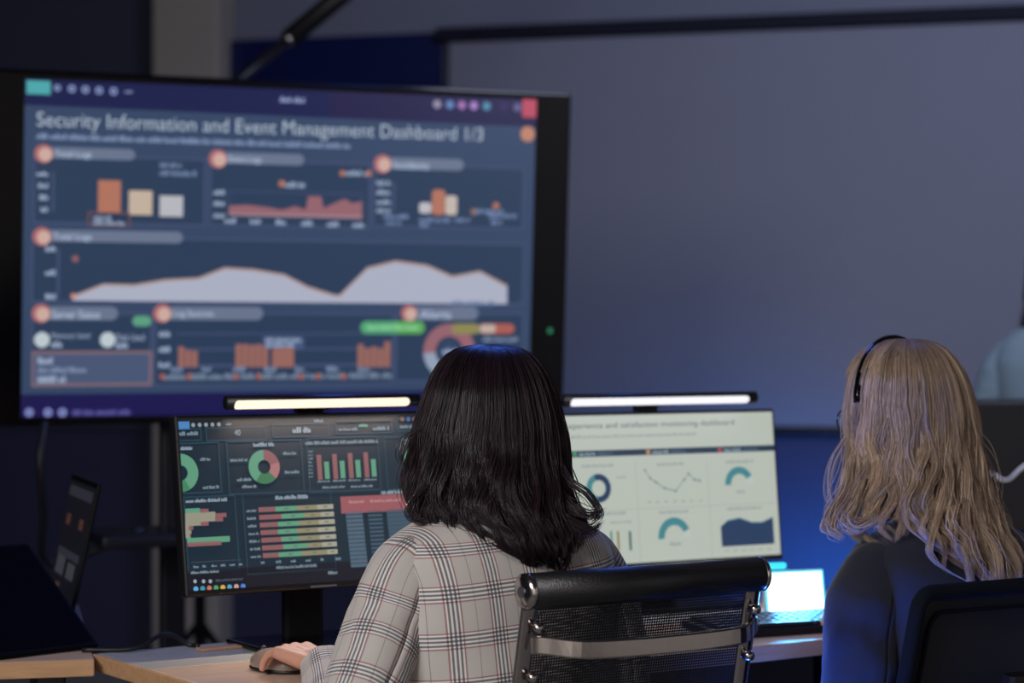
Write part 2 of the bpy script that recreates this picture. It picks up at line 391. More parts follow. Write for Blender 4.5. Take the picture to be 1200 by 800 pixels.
# ---- television
TVY = R(21.4)
tv = thing('television', 'huge wall-size television on a stand showing a dark security dashboard', 'television', (-.52, 5.62, 0), TVY)
S = Screen(tv, (-.555, 5.512, 1.470), TVY, R(-4.0), 1.305, .805)
cs, sc = display_panel(tv, S, 1.505, .848, .05, M['gloss_black'], '#2f4260', off=(0, .0))
BG, DK, LN, PILL, TXT, OR_, RED_ = '#2f4260', '#243853', '#424e70', '#66728a', '#9cacc6', '#ad705b', '#91616a'
S.begin('menu_bar'); a, b = -S.w/2, S.h/2
S.poly([(a, b), (a, b-.062), (-a, b-.07), (-a, b)], '#0c1445', 1)
S.poly([(0.1, b), (0.1, b-.066), (-a, b-.07), (-a, b)], '#191440', 2)
S.rect(31, 94, 59, 111, '#49a3a8', 3)
for x, y, r in ((67, 103, 4), (84, 104, 4.5), (100, 105, 4.5), (116, 106, 4.5), (133, 107, 4.5)): S.disc(x, y, r, '#7d8cb8', 3, rin=r*.35)
S.dash(146, 107, 155, 4, '#8492b8', 3); S.dash(328, 116, 357, 7, '#93a0c8', 3)
for x, c in ((512, '#8d86a0'), (527, '#5a7db5'), (541, '#9a6da8'), (555, '#a07bc0'), (570, '#4f86a8'), (590, '#2a2456'), (606, '#5a5a86')): S.disc(x, 122+(x-512)*.04, 5, c, 3)
S.rect(612, 115, 633, 138, '#b5465a', 3, r=.1); S.end(sc)
S.begin('title_text'); S.text('Security Information and Event Management Dashboard 1/3', 43, 142, 566, 22, '#b2c0d0', 3, thin=-.006); S.end(sc); S.begin('subtitle_text')
S.dash(43, 159, 410, 7, '#8296b8', 3, y1=171); S.end(sc); S.begin('avatar_badge'); S.disc(618, 157, 9, '#b98066', 3); S.end(sc)
def pill(x0, y, x1, label, lx, rc=11):
    S.rect(x0+4, y-8, x1, y+8, PILL, 3, r=.5); S.disc(x0, y, rc, '#a8666a', 4); S.disc(x0+2, y+1, rc*.72, '#c9a79c', 5)
    if label: S.text(label, x0+13, y+1, lx, 9.5, '#b4c6de', 5)
def panel(x0, y0, x1, y1): S.frame(x0, y0, x1, y1, LN, 2, 2)
S.begin('total_logs_panel'); S.rect(39, 180, 240, 265, DK, 1); panel(39, 180, 240, 265); pill(51, 180, 158, 'Total Logs', 107)
for i, y in enumerate((203, 217, 231, 245)): S.dash(43+i*1.5, y, 56, 6.5, TXT)
S.rect(61, 200, 63, 248, LN, 3)
S.rect(115, 211, 141, 249, OR_, 3); S.rect(151, 223, 178, 252, '#c0ad9b', 3); S.rect(187, 229, 214, 254, '#b4b4bb', 3)
S.frame(103, 248, 152, 265, '#7a5550', 1.4, 4); S.rect(104, 249, 151, 264, '#233350', 3); S.dash(109, 255, 130, 5, TXT, 5); S.dash(109, 260.5, 146, 5, TXT, 5)
S.dash(187, 193, 212, 6, '#7185a8'); S.dash(187, 202, 230, 7, '#7185a8'); S.end(sc)
S.begin('event_logs_panel'); S.rect(246, 186, 433, 268, DK, 1); panel(246, 186, 433, 268); pill(255, 186, 356, 'Event Logs', 306)
for y in (225, 238, 252): S.dash(250, y, 263, 6, TXT)
S.frame(268, 223, 424, 254, '#3d4a70', 1.2, 2)
base = 254.5; prof = [(268, 241), (290, 240), (315, 243), (330, 246), (346, 241.5), (358, 246), (361, 230), (376, 230), (379, 244), (396, 236), (404, 233), (412, 238), (424, 236), (424, 256.5), (268, 252)]
S.poly([S.loc(*p) for p in prof], RED_, 3); S.rect(268, 250, 424, 255, '#a08b98', 4)
for i in range(6): S.dash(263+i*30, 258+i*1.0, 276+i*30, 6.5, TXT)
S.disc(330, 215, 4, OR_, 4); S.dash(334, 216, 357, 7, TXT); S.disc(401, 203, 3.5, OR_, 4); S.disc(432, 203, 3.5, OR_, 4); S.dash(405, 202, 429, 7, TXT); S.end(sc)
S.begin('sources_panel'); S.rect(438, 191, 613, 269, DK, 1); panel(438, 191, 613, 269); pill(448, 192, 543, 'Incidents', 502)
for i, y in enumerate((214, 225, 236, 246)): S.dash(441, y, 457, 6, TXT)
S.rect(460, 214, 462, 247, LN, 3)
S.rect(491, 237, 505, 250, '#b8b8be', 3, r=.3); S.rect(506, 222, 521, 252, OR_, 4, r=.15); S.rect(522, 229, 535, 252, '#bfb3ab', 3, r=.15)
for a_ in ((449, 253, 478), (452, 260, 470), (491, 257, 528), (492, 263, 502), (533, 257, 550), (556, 247, 590), (572, 252, 605), (575, 260, 588)): S.dash(a_[0], a_[1], a_[2], 6, '#7186ac')
S.disc(555, 248, 4, '#8a6450', 3); S.disc(581, 241, 4, OR_, 3); S.end(sc)
S.begin('log_area_chart'); S.rect(37, 276, 613, 357, DK, 1); panel(37, 276, 613, 357); pill(49, 277, 214, 'Total Logs', 107)
for y in (291, 319, 347): S.dash(53, y, 65, 7, TXT)
S.rect(67, 291, 69, 350, LN, 3)
top = [(85, 347), (121, 333), (157, 334), (193, 328), (232, 326), (263, 314), (297, 316), (333, 322), (360, 336), (392, 346), (398, 346), (430, 314), (463, 306), (500, 311), (530, 324), (562, 318), (594, 335)]
# sampled straight from the chart: shaded area in vertical strips, orange outline on top
base_y = lambda x: 352+(x-85)*.008
for (xa, ya), (xb, yb) in zip(top[:-1], top[1:]):
    S.poly([S.loc(xa, ya), S.loc(xa, base_y(xa)), S.loc(xb, base_y(xb)), S.loc(xb, yb)], '#a9adc0', 3)
    S.poly([S.loc(xa, ya-1), S.loc(xa, ya+1.6), S.loc(xb, yb+1.6), S.loc(xb, yb-1)], '#a98f88', 4)
S.disc(86, 347, 3.5, '#c08a78', 5); S.disc(88, 303, 4, '#8a5a5c', 4); S.dash(530, 355, 578, 7, '#5f7196'); S.end(sc)
S.begin('server_status_panel'); S.rect(37, 366, 177, 452, DK, 1); panel(37, 366, 177, 452); pill(48, 367, 138, 'Server Status', 117)
S.rect(155, 370, 177, 382, '#5a9c7e', 4, r=.5)
for x in (49, 126): S.disc(x, 398, 9, '#b9c6cc', 4)
S.text('Memory Used', 60, 394, 105, 8, TXT); S.dash(60, 403, 73, 8, TXT); S.text('Disk Used', 136, 395, 169, 8, TXT); S.dash(136, 404, 150, 8, TXT)
S.rect(37, 411, 178, 452, '#75626e', 3); S.rect(40, 415, 174, 448, '#455372', 4)
S.dash(44, 422, 62, 9, TXT, 5); S.dash(44, 433, 101, 7, '#8090ad', 5); S.dash(44, 444, 77, 9, TXT, 5); S.end(sc)
S.begin('log_sources_panel'); S.rect(181, 366, 460, 450, DK, 1); panel(181, 366, 460, 450); pill(190, 367, 308, 'Log Sources', 250)
for y in (391, 409, 427): S.dash(186, y, 199, 7, TXT)
for y in (390, 408, 427): S.rect(206, y, 458, y+1.5, LN, 2)
for x0, ys in ((209, (406, 410, 411)), (276, (403, 403, 404, 403, 404)), (319, (407, 407, 407, 407)), (419, (403, 408, 406, 408, 400))):
    for i, y in enumerate(ys): S.rect(x0+i*7.8-(1 if x0 == 319 else 0)*i*1.6, y, x0+i*7.8+6.4-(1 if x0 == 319 else 0)*i*1.6, 430, '#94645a', 3)
for i in range(7): S.dash(200+i*36.5, 432, 214+i*36.5, 7, '#7a8caa')
S.dash(191, 441, 460, 8, '#77889f')
for x in (190, 221, 276, 303, 352, 372, 402): S.disc(x, 441, 3.5, '#9a5a50', 5)
S.rect(308, 394, 356, 408, '#43557a', 3, r=.2); S.dash(311, 398, 352, 5, TXT); S.dash(311, 404, 345, 5, TXT)
S.end(sc)
S.begin('alert_level_panel'); S.rect(464, 366, 612, 446, DK, 1); panel(464, 366, 612, 446); pill(479, 367, 560, 'Alerts', 528, 10)
S.rect(422, 376, 497, 391, '#4fa070', 5, r=.5); S.rect(462, 377, 497, 391, '#58a455', 6, r=.5); S.dash(430, 383, 490, 6, '#8fd0a0', 7)
S.disc(526, 411, 32, RED_, 4, rin=17, a0=-95, a1=120); S.disc(526, 411, 32, '#8f9cb2', 4, rin=17, a0=120, a1=265); S.disc(526, 411, 12, '#2c4160', 4); S.dash(518, 411, 534, 8, TXT, 5)
S.rect(529, 379, 562, 391, '#8a8550', 5, r=.5); S.rect(561, 379, 602, 391, '#a55a50', 5, r=.5); S.rect(562, 380, 580, 390, '#b9a9a0', 6, r=.4); S.dash(566, 397, 608, 6, '#8291ad'); S.end(sc)
S.begin('task_bar'); b = -S.h/2
S.poly([(-S.w/2, b+.055), (-S.w/2, b), (S.w/2, b), (S.w/2, b+.055)], '#14104a', 2)
for x in (34, 56, 73): S.disc(x, 483, 5, '#7f88c0', 3, rin=1.6)
S.dash(85, 483, 153, 7, '#5c58a0', 3); S.end(sc)
# television stand: two columns, shelf, feet
bm = B(); box(bm, (-.33, .07, .66), (.06, .05, 1.32), bev=.006); obj('column', bm, M['dark_metal'], tv)
bm = B(); box(bm, (.33, .07, .66), (.06, .05, 1.32), bev=.006); obj('column', bm, M['dark_metal'], tv)
bm = B(); box(bm, (0, .045, 1.40), (.86, .05, .10), bev=.01); obj('mount_rail', bm, M['dark_metal'], tv)
bm = B(); box(bm, (-.1, -.02, .77), (.90, .30, .03), bev=.008); obj('shelf', bm, M['dark_metal'], tv)
for s in (-1, 1):
    bm = B(); box(bm, (s*.33, -.02, .035), (.07, .75, .05), bev=.012); obj('foot', bm, M['dark_metal'], tv)
bm = B(); box(bm, (S.w/2+.055, -.195, .001), (.012, .012, .003), bev=.001); pl = obj('power_light', bm, emat('#1d8a60', .8), tv); pl.matrix_local = cs.matrix_local.copy()
bm = B(); ca = at(46, 505, 5.25); tube(bm, cat_rom([ca+Vector((0, .06, .02)), at(47, 540, 5.27), at(51, 600, 5.3), at(60, 660, 5.36), Vector((-.90, 5.45, .79))]), .009, 8)
tag(obj('power_cable', bm, M['black'], None, True), 'thin black cable hanging from the left underside of the television', 'cable')

# telescopic boom pole rising diagonally behind the television
bp0, bp1 = at(262, 108, 6.55), at(440, -38, 6.75)
ring = bp0.lerp(bp1, (337-262)/178.)
bpt = thing('boom_pole', 'black telescopic boom pole slanting up behind the television top', 'boom pole', (bp0.x-.05, bp0.y, 0))
off = -bpt.location
bm = B(); tube(bm, [bp0-(bp1-bp0)*.15+off, ring+off], .017, 12); obj('inner_tube', bm, M['dark_metal'], bpt, True)
bm = B(); tube(bm, [ring+off, bp1+(bp1-bp0)*.8+off], .030, 14); obj('outer_tube', bm, M['black'], bpt, True)
bm = B(); d = (bp1-bp0).normalized(); tube(bm, [ring+off-d*.012, ring+off+d*.006], .024, 14); obj('lock_ring', bm, M['chrome'], bpt, True)
bm = B(); q = bp0-(bp1-bp0)*.15+off; box(bm, q, (.07, .07, .08), bev=.01); obj('swivel_clamp', bm, M['black'], bpt)
bm = B(); tube(bm, [(q.x, q.y, .1), q], .018, 12); obj('stand_column', bm, M['dark_metal'], bpt, True)
for k in range(3):
    a = R(90+120*k); bm = B(); tube(bm, [(q.x, q.y, .42), (q.x+.4*math.cos(a), q.y+.4*math.sin(a), .012)], .012, 8); obj('leg', bm, M['dark_metal'], bpt, True)

# ------------------------------------------------------------------ desks
TH = R(34.0)
DZ = .73
desk = thing('desk', 'long pale oak office desk running under both lit monitors', 'desk', (-.70, 3.74, 0), TH)
DL, DD = 2.2, .55
bm = B(); box(bm, (DL/2, -.215/2-.0, DZ-.0125), (DL, .215, .025), bev=.002); obj('rear_strip', bm, M['grey_strip'], desk)
bm = B(); box(bm, (DL/2, -(DD+.217)/2, DZ-.0125), (DL, DD-.217, .025), bev=.002); obj('worktop', bm, M['wood'], desk)
bm = B(); box(bm, (-.004, -DD/2, DZ-.014), (.008, DD, .028), bev=.002); obj('edge_band', bm, M['wood2'], desk)
bm = B(); box(bm, (DL/2, -DD-.003, DZ-.014), (DL, .006, .028), bev=.002); obj('edge_band', bm, M['wood2'], desk)
bm = B(); box(bm, (.22, -.07, DZ+.0025), (.13, .028, .005), bev=.002); obj('cable_flap', bm, M['wood2'], desk)
for x in (.12, 1.22, DL-.12):
    for y in (-.07, -DD+.07):
        bm = B(); box(bm, (x, y, (DZ-.025)/2), (.05, .05, DZ-.025), bev=.004); obj('leg', bm, M['dark_metal'], desk)
bm = B(); box(bm, (DL/2, -.05, .46), (DL-.3, .018, .38)); obj('modesty_panel', bm, M['navy_wall'], desk)
desk2 = thing('desk', 'neighbouring desk at lower left carrying the dark laptop and tablet', 'desk', Vector((-.692, 3.675, 0))+Vector((-.62*math.cos(R(13))-.38*math.sin(R(13)), -.62*math.sin(R(13))+.38*math.cos(R(13)), 0)), R(13))
bm = B(); box(bm, (0, 0, DZ-.0125), (1.24, .76, .025), bev=.002); obj('worktop', bm, M['wood'], desk2)
bm = B(); box(bm, (0, -.383, DZ-.014), (1.24, .006, .028), bev=.002); obj('edge_band', bm, M['wood2'], desk2)
for x in (-.55, .55):
    for y in (-.32, .32):
        bm = B(); box(bm, (x, y, (DZ-.025)/2), (.05, .05, DZ-.025), bev=.004); obj('leg', bm, M['dark_metal'], desk2)
def dk(x, y, z=DZ): return Vector((-.70, 3.74, 0))+Vector((math.cos(TH)*x-math.sin(TH)*y, math.sin(TH)*x+math.cos(TH)*y, z))

# ------------------------------------------------------------------ monitors
def monitor(label, c, yaw, tilt, col, k=1.0):
    c = Vector(c); n = Vector((math.sin(yaw), -math.cos(yaw), 0))
    root = thing('monitor', label, 'monitor', (c.x, c.y, DZ), yaw)
    S = Screen(root, c, yaw, tilt, .500, .289)
    S.c = S.c + S.v*.002; S.mx.translation = S.c
    cs, sc = display_panel(root, S, .512, .3055, .028, M['black'], col, k, off=(0, -.002), edge=.004)
    zc = c.z-DZ
    bm = B(); bar(bm, [(0, .055, .006), (0, .058, zc*.5), (0, .05, zc-.03)], .075, .018, (1, 0, 0)); obj('stand_neck', bm, mat('matte_black_stand', '#0a0a0d', .7, spec=.15), root)
    bm = B(); box(bm, (0, .0, .005), (.26, .19, .010), bev=.004); obj('stand_foot', bm, M['gloss_black'], root)
    bm = B(); box(bm, (0, .048, zc-.01), (.11, .03, .10), bev=.006); obj('mount_plate', bm, M['black'], root)
    bm = B(); box(bm, (0, -.151, .001), (.05, .003, .004)); lg = obj('badge', bm, M['alu'], cs)
    return root, S, sc
def light_bar(label, S, x0, x1, ytop, col, k, power, lc, dy=0.):
    """monitor-top lamp: black tube, glowing slot, clip over the casing's top edge"""
    a, _ = S.loc(x0, ytop); b, _ = S.loc(x1, ytop); xm = (a+b)/2; L = (b-a)
    base = S.c+S.v*(.3055/2+.003+dy)
    o = thing('light_bar', label, 'lamp', base+S.u*xm)
    o.rotation_euler = S.mx.to_3x3().to_euler()
    # local axes: x along, y up the panel, z to the viewer
    bm = B(); tube(bm, [(-L/2-.012, .012, .018), (L/2+.022, .012, .018)], .012, 16); obj('housing', bm, M['black'], o, True)
    bm = B(); capsule(bm, (-L/2+.006, .0085, .0235), (L/2-.006, .0085, .0235), .0085, n=14, m=4); obj('diffuser', bm, emat(col, k), o, True)
    bm = B(); box(bm, (0, .006, -.010), (.055, .012, .05), bev=.003); box(bm, (0, -.020, -.034), (.055, .06, .010), bev=.003); obj('clip', bm, M['dark_metal'], o)
    d = bpy.data.lights.new('bar_lamp', 'AREA'); d.shape = 'RECTANGLE'; d.size = L; d.size_y = .01; d.energy = power; d.color = lc; d.spread = R(150)
    l = bpy.data.objects.new('bar_lamp', d); COL.objects.link(l); l.parent = o; l.location = (0, -.003, .026); l.rotation_euler = (R(-97), 0, 0)
    return o

m1, S, sc = monitor('black monitor with a dark dashboard of red and green charts', (-.338, 3.845, .981), R(32), R(9), '#0f2634')
LN2, TX2, G1, R1, CR = '#25404f', '#7d909c', '#5c967a', '#88585b', '#928f7e'
S.begin('menu_bar'); a, b = -S.w/2, S.h/2; S.poly([(a, b), (a, b-.017), (-a, b-.017), (-a, b)], '#1a1d22', 1); S.rect(208, 494, 222, 503, '#4a80b8', 2)
for i in range(5): S.disc(226+i*7.5, 498-i*.2, 2.4, '#8a97a6', 2)
S.dash(264, 497, 270, 3, TX2); S.dash(367, 493, 380, 4, TX2)
for x, c in ((471, '#8a6a60'), (478, '#506fae'), (485, '#8a5a70')): S.disc(x, 491, 2.6, c, 2)
S.end(sc)
S.begin('figure_row')
for x0, x1, y in ((206, 236, 509), (240, 312, 508), (318, 386, 504), (392, 460, 500), (464, 520, 497)): S.rect(x0, y-7, x1, y+7.5, '#11232e', 1); S.frame(x0, y-7, x1, y+7.5, LN2, 1.6, 2)
S.dash(209, 508, 234, 5, TX2); S.text('40', 274, 507, 281, 7, '#9aa8b0'); S.dash(342, 504, 363, 7, '#9aa8b0')
S.dash(396, 503, 418, 4, TX2); S.dash(420, 498, 430, 5, '#6aa890'); S.dash(436, 502, 455, 5, TX2); S.dash(468, 500, 486, 4, TX2); S.end(sc)
S.begin('status_donut'); S.frame(208, 519, 260, 577, LN2, 1.6, 2); S.dash(211, 525, 228, 5, '#93a5b0'); S.disc(211, 554, 22.5, G1, 3, rin=9, a0=0, a1=150); S.disc(211, 554, 22.5, '#40805c', 3, rin=9, a0=150, a1=180)
S.dash(234, 538, 247, 4, TX2); S.dash(237, 571, 256, 4, TX2); S.end(sc)
S.begin('risk_donut'); S.frame(264, 517, 357, 576, LN2, 1.6, 2); S.dash(296, 521, 320, 5, '#93a5b0')
S.disc(309, 547, 20, G1, 3, rin=8, a0=215, a1=360); S.disc(309, 547, 20, R1, 3, rin=8, a0=0, a1=75); S.disc(309, 547, 20, '#a5706f', 3, rin=8, a0=75, a1=135); S.disc(309, 547, 20, '#3d7450', 3, rin=8, a0=135, a1=215)
for q in ((269, 539, 289), (277, 562, 294), (283, 570, 300), (331, 531, 347), (333, 553, 350)): S.dash(q[0], q[1], q[2], 4, TX2)
S.end(sc)
S.begin('column_chart'); S.frame(358, 513, 447, 574, LN2, 1.6, 2); S.dash(357, 519, 442, 4.5, '#7f909c', y1=516)
for i in range(4):
    x = 370+i*18.3; y = 533-i*1.0; S.rect(x, y, x+7.6, 562-i*.9, R1, 3); S.rect(x+9, y+8, x+16, 561-i*.9, G1, 3); S.dash(x+1, 564-i*.7, x+16, 2.6, TX2)
for i in range(8): S.dash(361, 529+i*4.2, 366, 2, TX2)
S.dash(377, 571, 405, 3, TX2); S.dash(410, 570, 436, 3, TX2); S.end(sc)
S.begin('side_donut'); S.frame(449, 512, 516, 572, LN2, 1.6, 2); S.disc(489, 541, 19, G1, 3, rin=8); S.dash(470, 515, 500, 4, TX2); S.end(sc)
S.begin('ranking_bars'); S.frame(214, 582, 281, 668, LN2, 1.4, 2); S.dash(217, 587, 265, 4.5, '#93a5b0', y1=584)
for i, (xa, xb, ca, cb) in enumerate(((234, 244, G1, R1), (252, 265, CR, R1), (252, 261, CR, R1), (235, 244, CR, R1), (221, 226, CR, R1), (223, 224, CR, CR), (222, 223, CR, CR))):
    y = 596+i*5.0-.0; S.rect(216.5, y, xa, y+4.6, CR if ca == CR else ca, 3); S.rect(xa, y+.4, xb, y+4.6, cb, 3)
S.rect(218.5, 630.5, 269, 634.5, G1, 3); S.rect(219, 635.5, 259, 638.5, R1, 3)
S.rect(223, 659, 283, 655.6, TX2, 3)
for i in range(6): S.dash(226+i*10.6, 664-i*.6, 232+i*10.6, 3, TX2)
S.dash(223, 671, 256, 3.4, TX2); S.end(sc)
S.begin('stacked_bars'); S.frame(283, 578, 394, 667, LN2, 1.4, 2); S.dash(322, 583, 360, 5, '#93a5b0')
for i in range(7):
    y = 594.5+i*8.95; c1 = (322, 329, 325, 325, 329, 331, 326)[i]; c2 = (347, 356, 350, 347, 350, 360, 353)[i]; c3 = (371, 375, 373, 372, 374, 377, 383)[i]
    x0 = 302+i*.85; x1 = 390+i*.85; h_ = 6.0
    def seg(xa, xb, c): S.rect(xa, y-(xa-302)*.036, xb, y+h_-(xb-302)*.036, c, 3)
    a0 = S.loc(x0, y); 
    for xa, xb, c in ((x0, c1, R1), (c1, c2, G1), (c2, c3, '#8a8468'), (c3, x1, '#a09d8b')):
        p, q = S.loc(xa, y), S.loc(xb, y); hh = .0082
        S.poly([(p[0], a0[1]), (q[0], a0[1]), (q[0], a0[1]-hh), (p[0], a0[1]-hh)], c, 3)
        S.poly([((p[0]+q[0])/2-.004, a0[1]-.003), ((p[0]+q[0])/2+.004, a0[1]-.003), ((p[0]+q[0])/2+.004, a0[1]-.005), ((p[0]+q[0])/2-.004, a0[1]-.005)], '#5a6a62', 4)
    S.dash(x0-14, y+4, x0-2, 3.4, TX2)
for i in range(6): S.dash(305+i*17.5, 659-i*.9, 311+i*17.5, 3.4, TX2)
S.dash(323, 665, 372, 3.6, TX2); S.end(sc)
S.begin('data_table'); S.rect(398, 582, 518, 596, '#93555b', 3); S.dash(408, 588, 426, 3.5, '#b58a86'); S.dash(433, 587, 470, 3.5, '#b58a86'); S.dash(446, 577, 480, 4.5, '#93a5b0')
for i in range(14): S.rect(404+i*.5, 599+i*4.75, 424+i*.5, 601.8+i*4.75, '#4d6273', 3); S.rect(430+i*.5, 598+i*4.75, 447+i*.4, 600+i*4.75, '#3d5263', 3); S.rect(452+i*.5, 597+i*4.75, 500, 599+i*4.75, '#3d5263', 3)
S.end(sc)
S.begin('task_bar'); a, b = -S.w/2, -S.h/2; S.poly([(a, b+.033), (a, b), (-a, b), (-a, b+.033)], '#0a0f1c', 2)
for x in (228, 238, 246): S.disc(x, 681, 2.2, '#9aa6b0', 3)
S.dash(252, 680, 284, 3, '#4a5866', 3); S.dash(384, 671, 396, 4, TX2, 3)
for i, c in enumerate(('#5aa8d8', '#3a8fa8', '#c07060', '#4a9a60', '#d0a850', '#50a0b8', '#c89a98', '#4a80d0')): S.disc(229+i*7.9, 690-i*.45, 3.1, c, 3)
S.end(sc)
light_bar('warm white lamp bar clipped on the dark dashboard monitor', S, 267, 471, 475, (1.0, .80, .60), 1.35, 1.7, (1, .82, .66))

m2, S, sc = monitor('black monitor with a pale dashboard of teal gauges', (.32, 4.38, .964), R(30), R(6), '#b2b9af')
TL, NV, PT = '#3f8088', '#21395a', '#8d9a97'
S.begin('heading'); S.text('Client experience and satisfaction monitoring dashboard', 632, 501, 860, 9, '#4f5d63', 2); S.dash(668, 512, 815, 4, '#8f9c99', 2, y1=509); S.end(sc)
S.begin('summary_strip'); p, q = S.loc(800, 525), S.loc(800, 531); S.poly([(-S.w/2, p[1]+.001), (S.w/2, p[1]+.001), (S.w/2, q[1]-.001), (-S.w/2, q[1]-.001)], '#1b3146', 1)
for x, c, y in ((673, '#4a8a68', 532), (759, '#b08458', 529.5), (843, '#a04a5a', 527)): S.disc(x, y, 3, c, 2); S.dash(x+5, y, x+24, 4, '#8fa3b0', 2); S.dash(x+27, y-.5, x+44, 3, '#55708a', 2)
S.end(sc)
S.begin('ratio_donut'); S.dash(681, 546, 718, 4, PT); S.disc(701, 572, 17, NV, 3, rin=9.5, a0=-20, a1=190); S.disc(701, 572, 17, TL, 3, rin=9.5, a0=190, a1=340); S.dash(722, 559, 732, 3, PT); S.end(sc)
S.begin('trend_line'); S.dash(769, 544, 800, 4, PT); pts = [(755, 551), (761, 560), (768, 565), (778, 572), (791, 575), (801, 562), (806, 555), (813, 562), (819, 563)]
for (xa, ya), (xb, yb) in zip(pts[:-1], pts[1:]): S.poly([S.loc(xa, ya-.7), S.loc(xb, yb-.7), S.loc(xb, yb+.7), S.loc(xa, ya+.7)], '#6f8b90', 3)
for x, y in pts: S.disc(x, y, 1.6, '#5f7f86', 4)
for i in range(7): S.dash(758+i*10, 588-i*.3, 762+i*10, 3, PT)
S.end(sc)
S.begin('gauge'); S.dash(850, 541, 882, 4, PT); S.disc(866, 567, 20.5, TL, 3, rin=12, a0=-92, a1=62); S.disc(866, 567, 20.5, '#b4beb8', 3, rin=12, a0=62, a1=92); S.dash(862, 576, 872, 4, PT); S.end(sc)
S.begin('column_chart'); S.dash(700, 602, 733, 4, PT); S.dash(714, 612, 741, 3, PT)
for x, c in ((716, '#5a8a80'), (724, '#8a7a4a'), (738, '#2a5a5f')): S.rect(x-2, 622, x+2, 645, c, 3, r=.3)
S.end(sc)
S.begin('gauge'); S.dash(772, 600, 806, 4, PT); S.disc(790, 629, 23, TL, 3, rin=14, a0=-95, a1=68); S.disc(790, 629, 23, '#b4beb8', 3, rin=14, a0=68, a1=92); S.dash(784, 637, 799, 5, PT); S.end(sc)
S.begin('area_chart'); S.dash(851, 596, 891, 4, PT); top = [(844, 617), (852, 610), (866, 607), (880, 612), (892, 612), (905, 606)]
lo = S.loc(870, 639)[1]
for (xa, ya), (xb, yb) in zip(top[:-1], top[1:]):
    p, q = S.loc(xa, ya), S.loc(xb, yb); S.poly([p, (p[0], lo), (q[0], lo), q], NV, 3); S.poly([(p[0], p[1]+.0012), (p[0], p[1]-.001), (q[0], q[1]-.001), (q[0], q[1]+.0012)], '#3f6f80', 4)
for i in range(6): S.dash(848+i*10, 645-i*.4, 854+i*10, 2.6, PT)
S.end(sc)
S.begin('divider')
for x in (744, 828): p, q = S.loc(x, 540), S.loc(x+7, 655); S.poly([(p[0]-.0006, p[1]), (p[0]+.0006, p[1]), (p[0]+.0006, -S.h/2), (p[0]-.0006, -S.h/2)], '#98a49f', 1)
y_ = S.loc(790, 594)[1]; S.poly([(-S.w/2, y_), (S.w/2, y_), (S.w/2, y_-.001), (-S.w/2, y_-.001)], '#98a49f', 1); S.end(sc)
light_bar('cool white lamp bar clipped on the pale dashboard monitor', S, 660, 868, 467, (.86, .86, .9), 1.15, 1.2, (.9, .92, 1), .006)

# ------------------------------------------------------------------ laptops at the left
def laptop(label, hinge, psi, tau, L, W, front, content):
    """hinge: world point of the hinge's middle; base runs towards psi; lid opened past vertical by tau"""
    o = thing('laptop', label, 'laptop', (hinge[0], hinge[1], DZ), psi)      # local y = away from lid back, over the keyboard
    bm = B(); box(bm, (0, .115, .009), (W, .23, .016), bev=.004); obj('keyboard_deck', bm, M['black'], o)
    rot = Euler((tau, 0, 0)).to_matrix(); c = Vector((0, -.004, .018)) + rot @ Vector((0, 0, L/2))
    bm = B(); box(bm, c, (W, .007, L), rot, bev=.0028); lid = obj('lid', bm, mat('matte_black_lid', '#050507', .55, vary=.1, spec=.15), o)
    bm = B(); box(bm, c+rot @ Vector((0, .0038, .004)), (W-.016, .0006, L-.03), rot); sc = obj('screen', bm, emat('#101016', .8), o)
    for s in (-1, 1):
        bm = B(); tube(bm, [(s*W*.36-.02, -.003, .017), (s*W*.36+.02, -.003, .017)], .006, 10); obj('hinge', bm, M['dark_metal'], o)
    keys = B()
    for r_ in range(5):
        for c_ in range(12): box(keys, (-W*.42+c_*W*.076+W*.005, .05+r_*.02, .0178), (W*.066, .016, .002))
    k = obj('keys', keys, M['key'], o); k['kind'] = 'stuff'
    return o, lid, sc, c, rot
# tablet leaning back on its kickstand at the picture's lower left
tp = R(45); tt_ = R(54); TL_, TW_ = .272, .205
tb = thing('tablet', 'large black tablet leaning back on a kickstand at the lower left corner', 'tablet', (-.704, 3.79, DZ), tp)
rt = Euler((-tt_, 0, 0)).to_matrix(); tc_ = Vector((-TW_/2, .0045, .004))+rt @ Vector((0, 0, TL_/2))
bm = B(); box(bm, tc_, (TW_, .009, TL_), rt, bev=.003); obj('case', bm, mat('matte_black_tablet_case', '#060608', .7, spec=.08), tb)
bm = B(); box(bm, tc_+rt @ Vector((0, -.0048, 0)), (TW_-.016, .0008, TL_-.018), rt); obj('screen', bm, mat('switched_off_glass', '#040406', .6, vary=.1, spec=.02), tb)
kp = tc_+rt @ Vector((0, .005, .02)); kq = Vector((kp.x, kp.y+.05, .004))
bm = B(); bar(bm, [kp, kq], .12, .004, (1, 0, 0)); obj('kickstand', bm, M['dark_metal'], tb)
bm = B(); tube(bm, [tc_+rt @ Vector((0, -.0054, TL_/2-.006)), tc_+rt @ Vector((0, -.0048, TL_/2-.006))], .003, 10); obj('camera_lens', bm, M['gloss_black'], tb)
psi2 = R(-70)+PI; rend = at(112, 566, 4.08); hz = Vector((rend.x-.045, 4.065, 0))
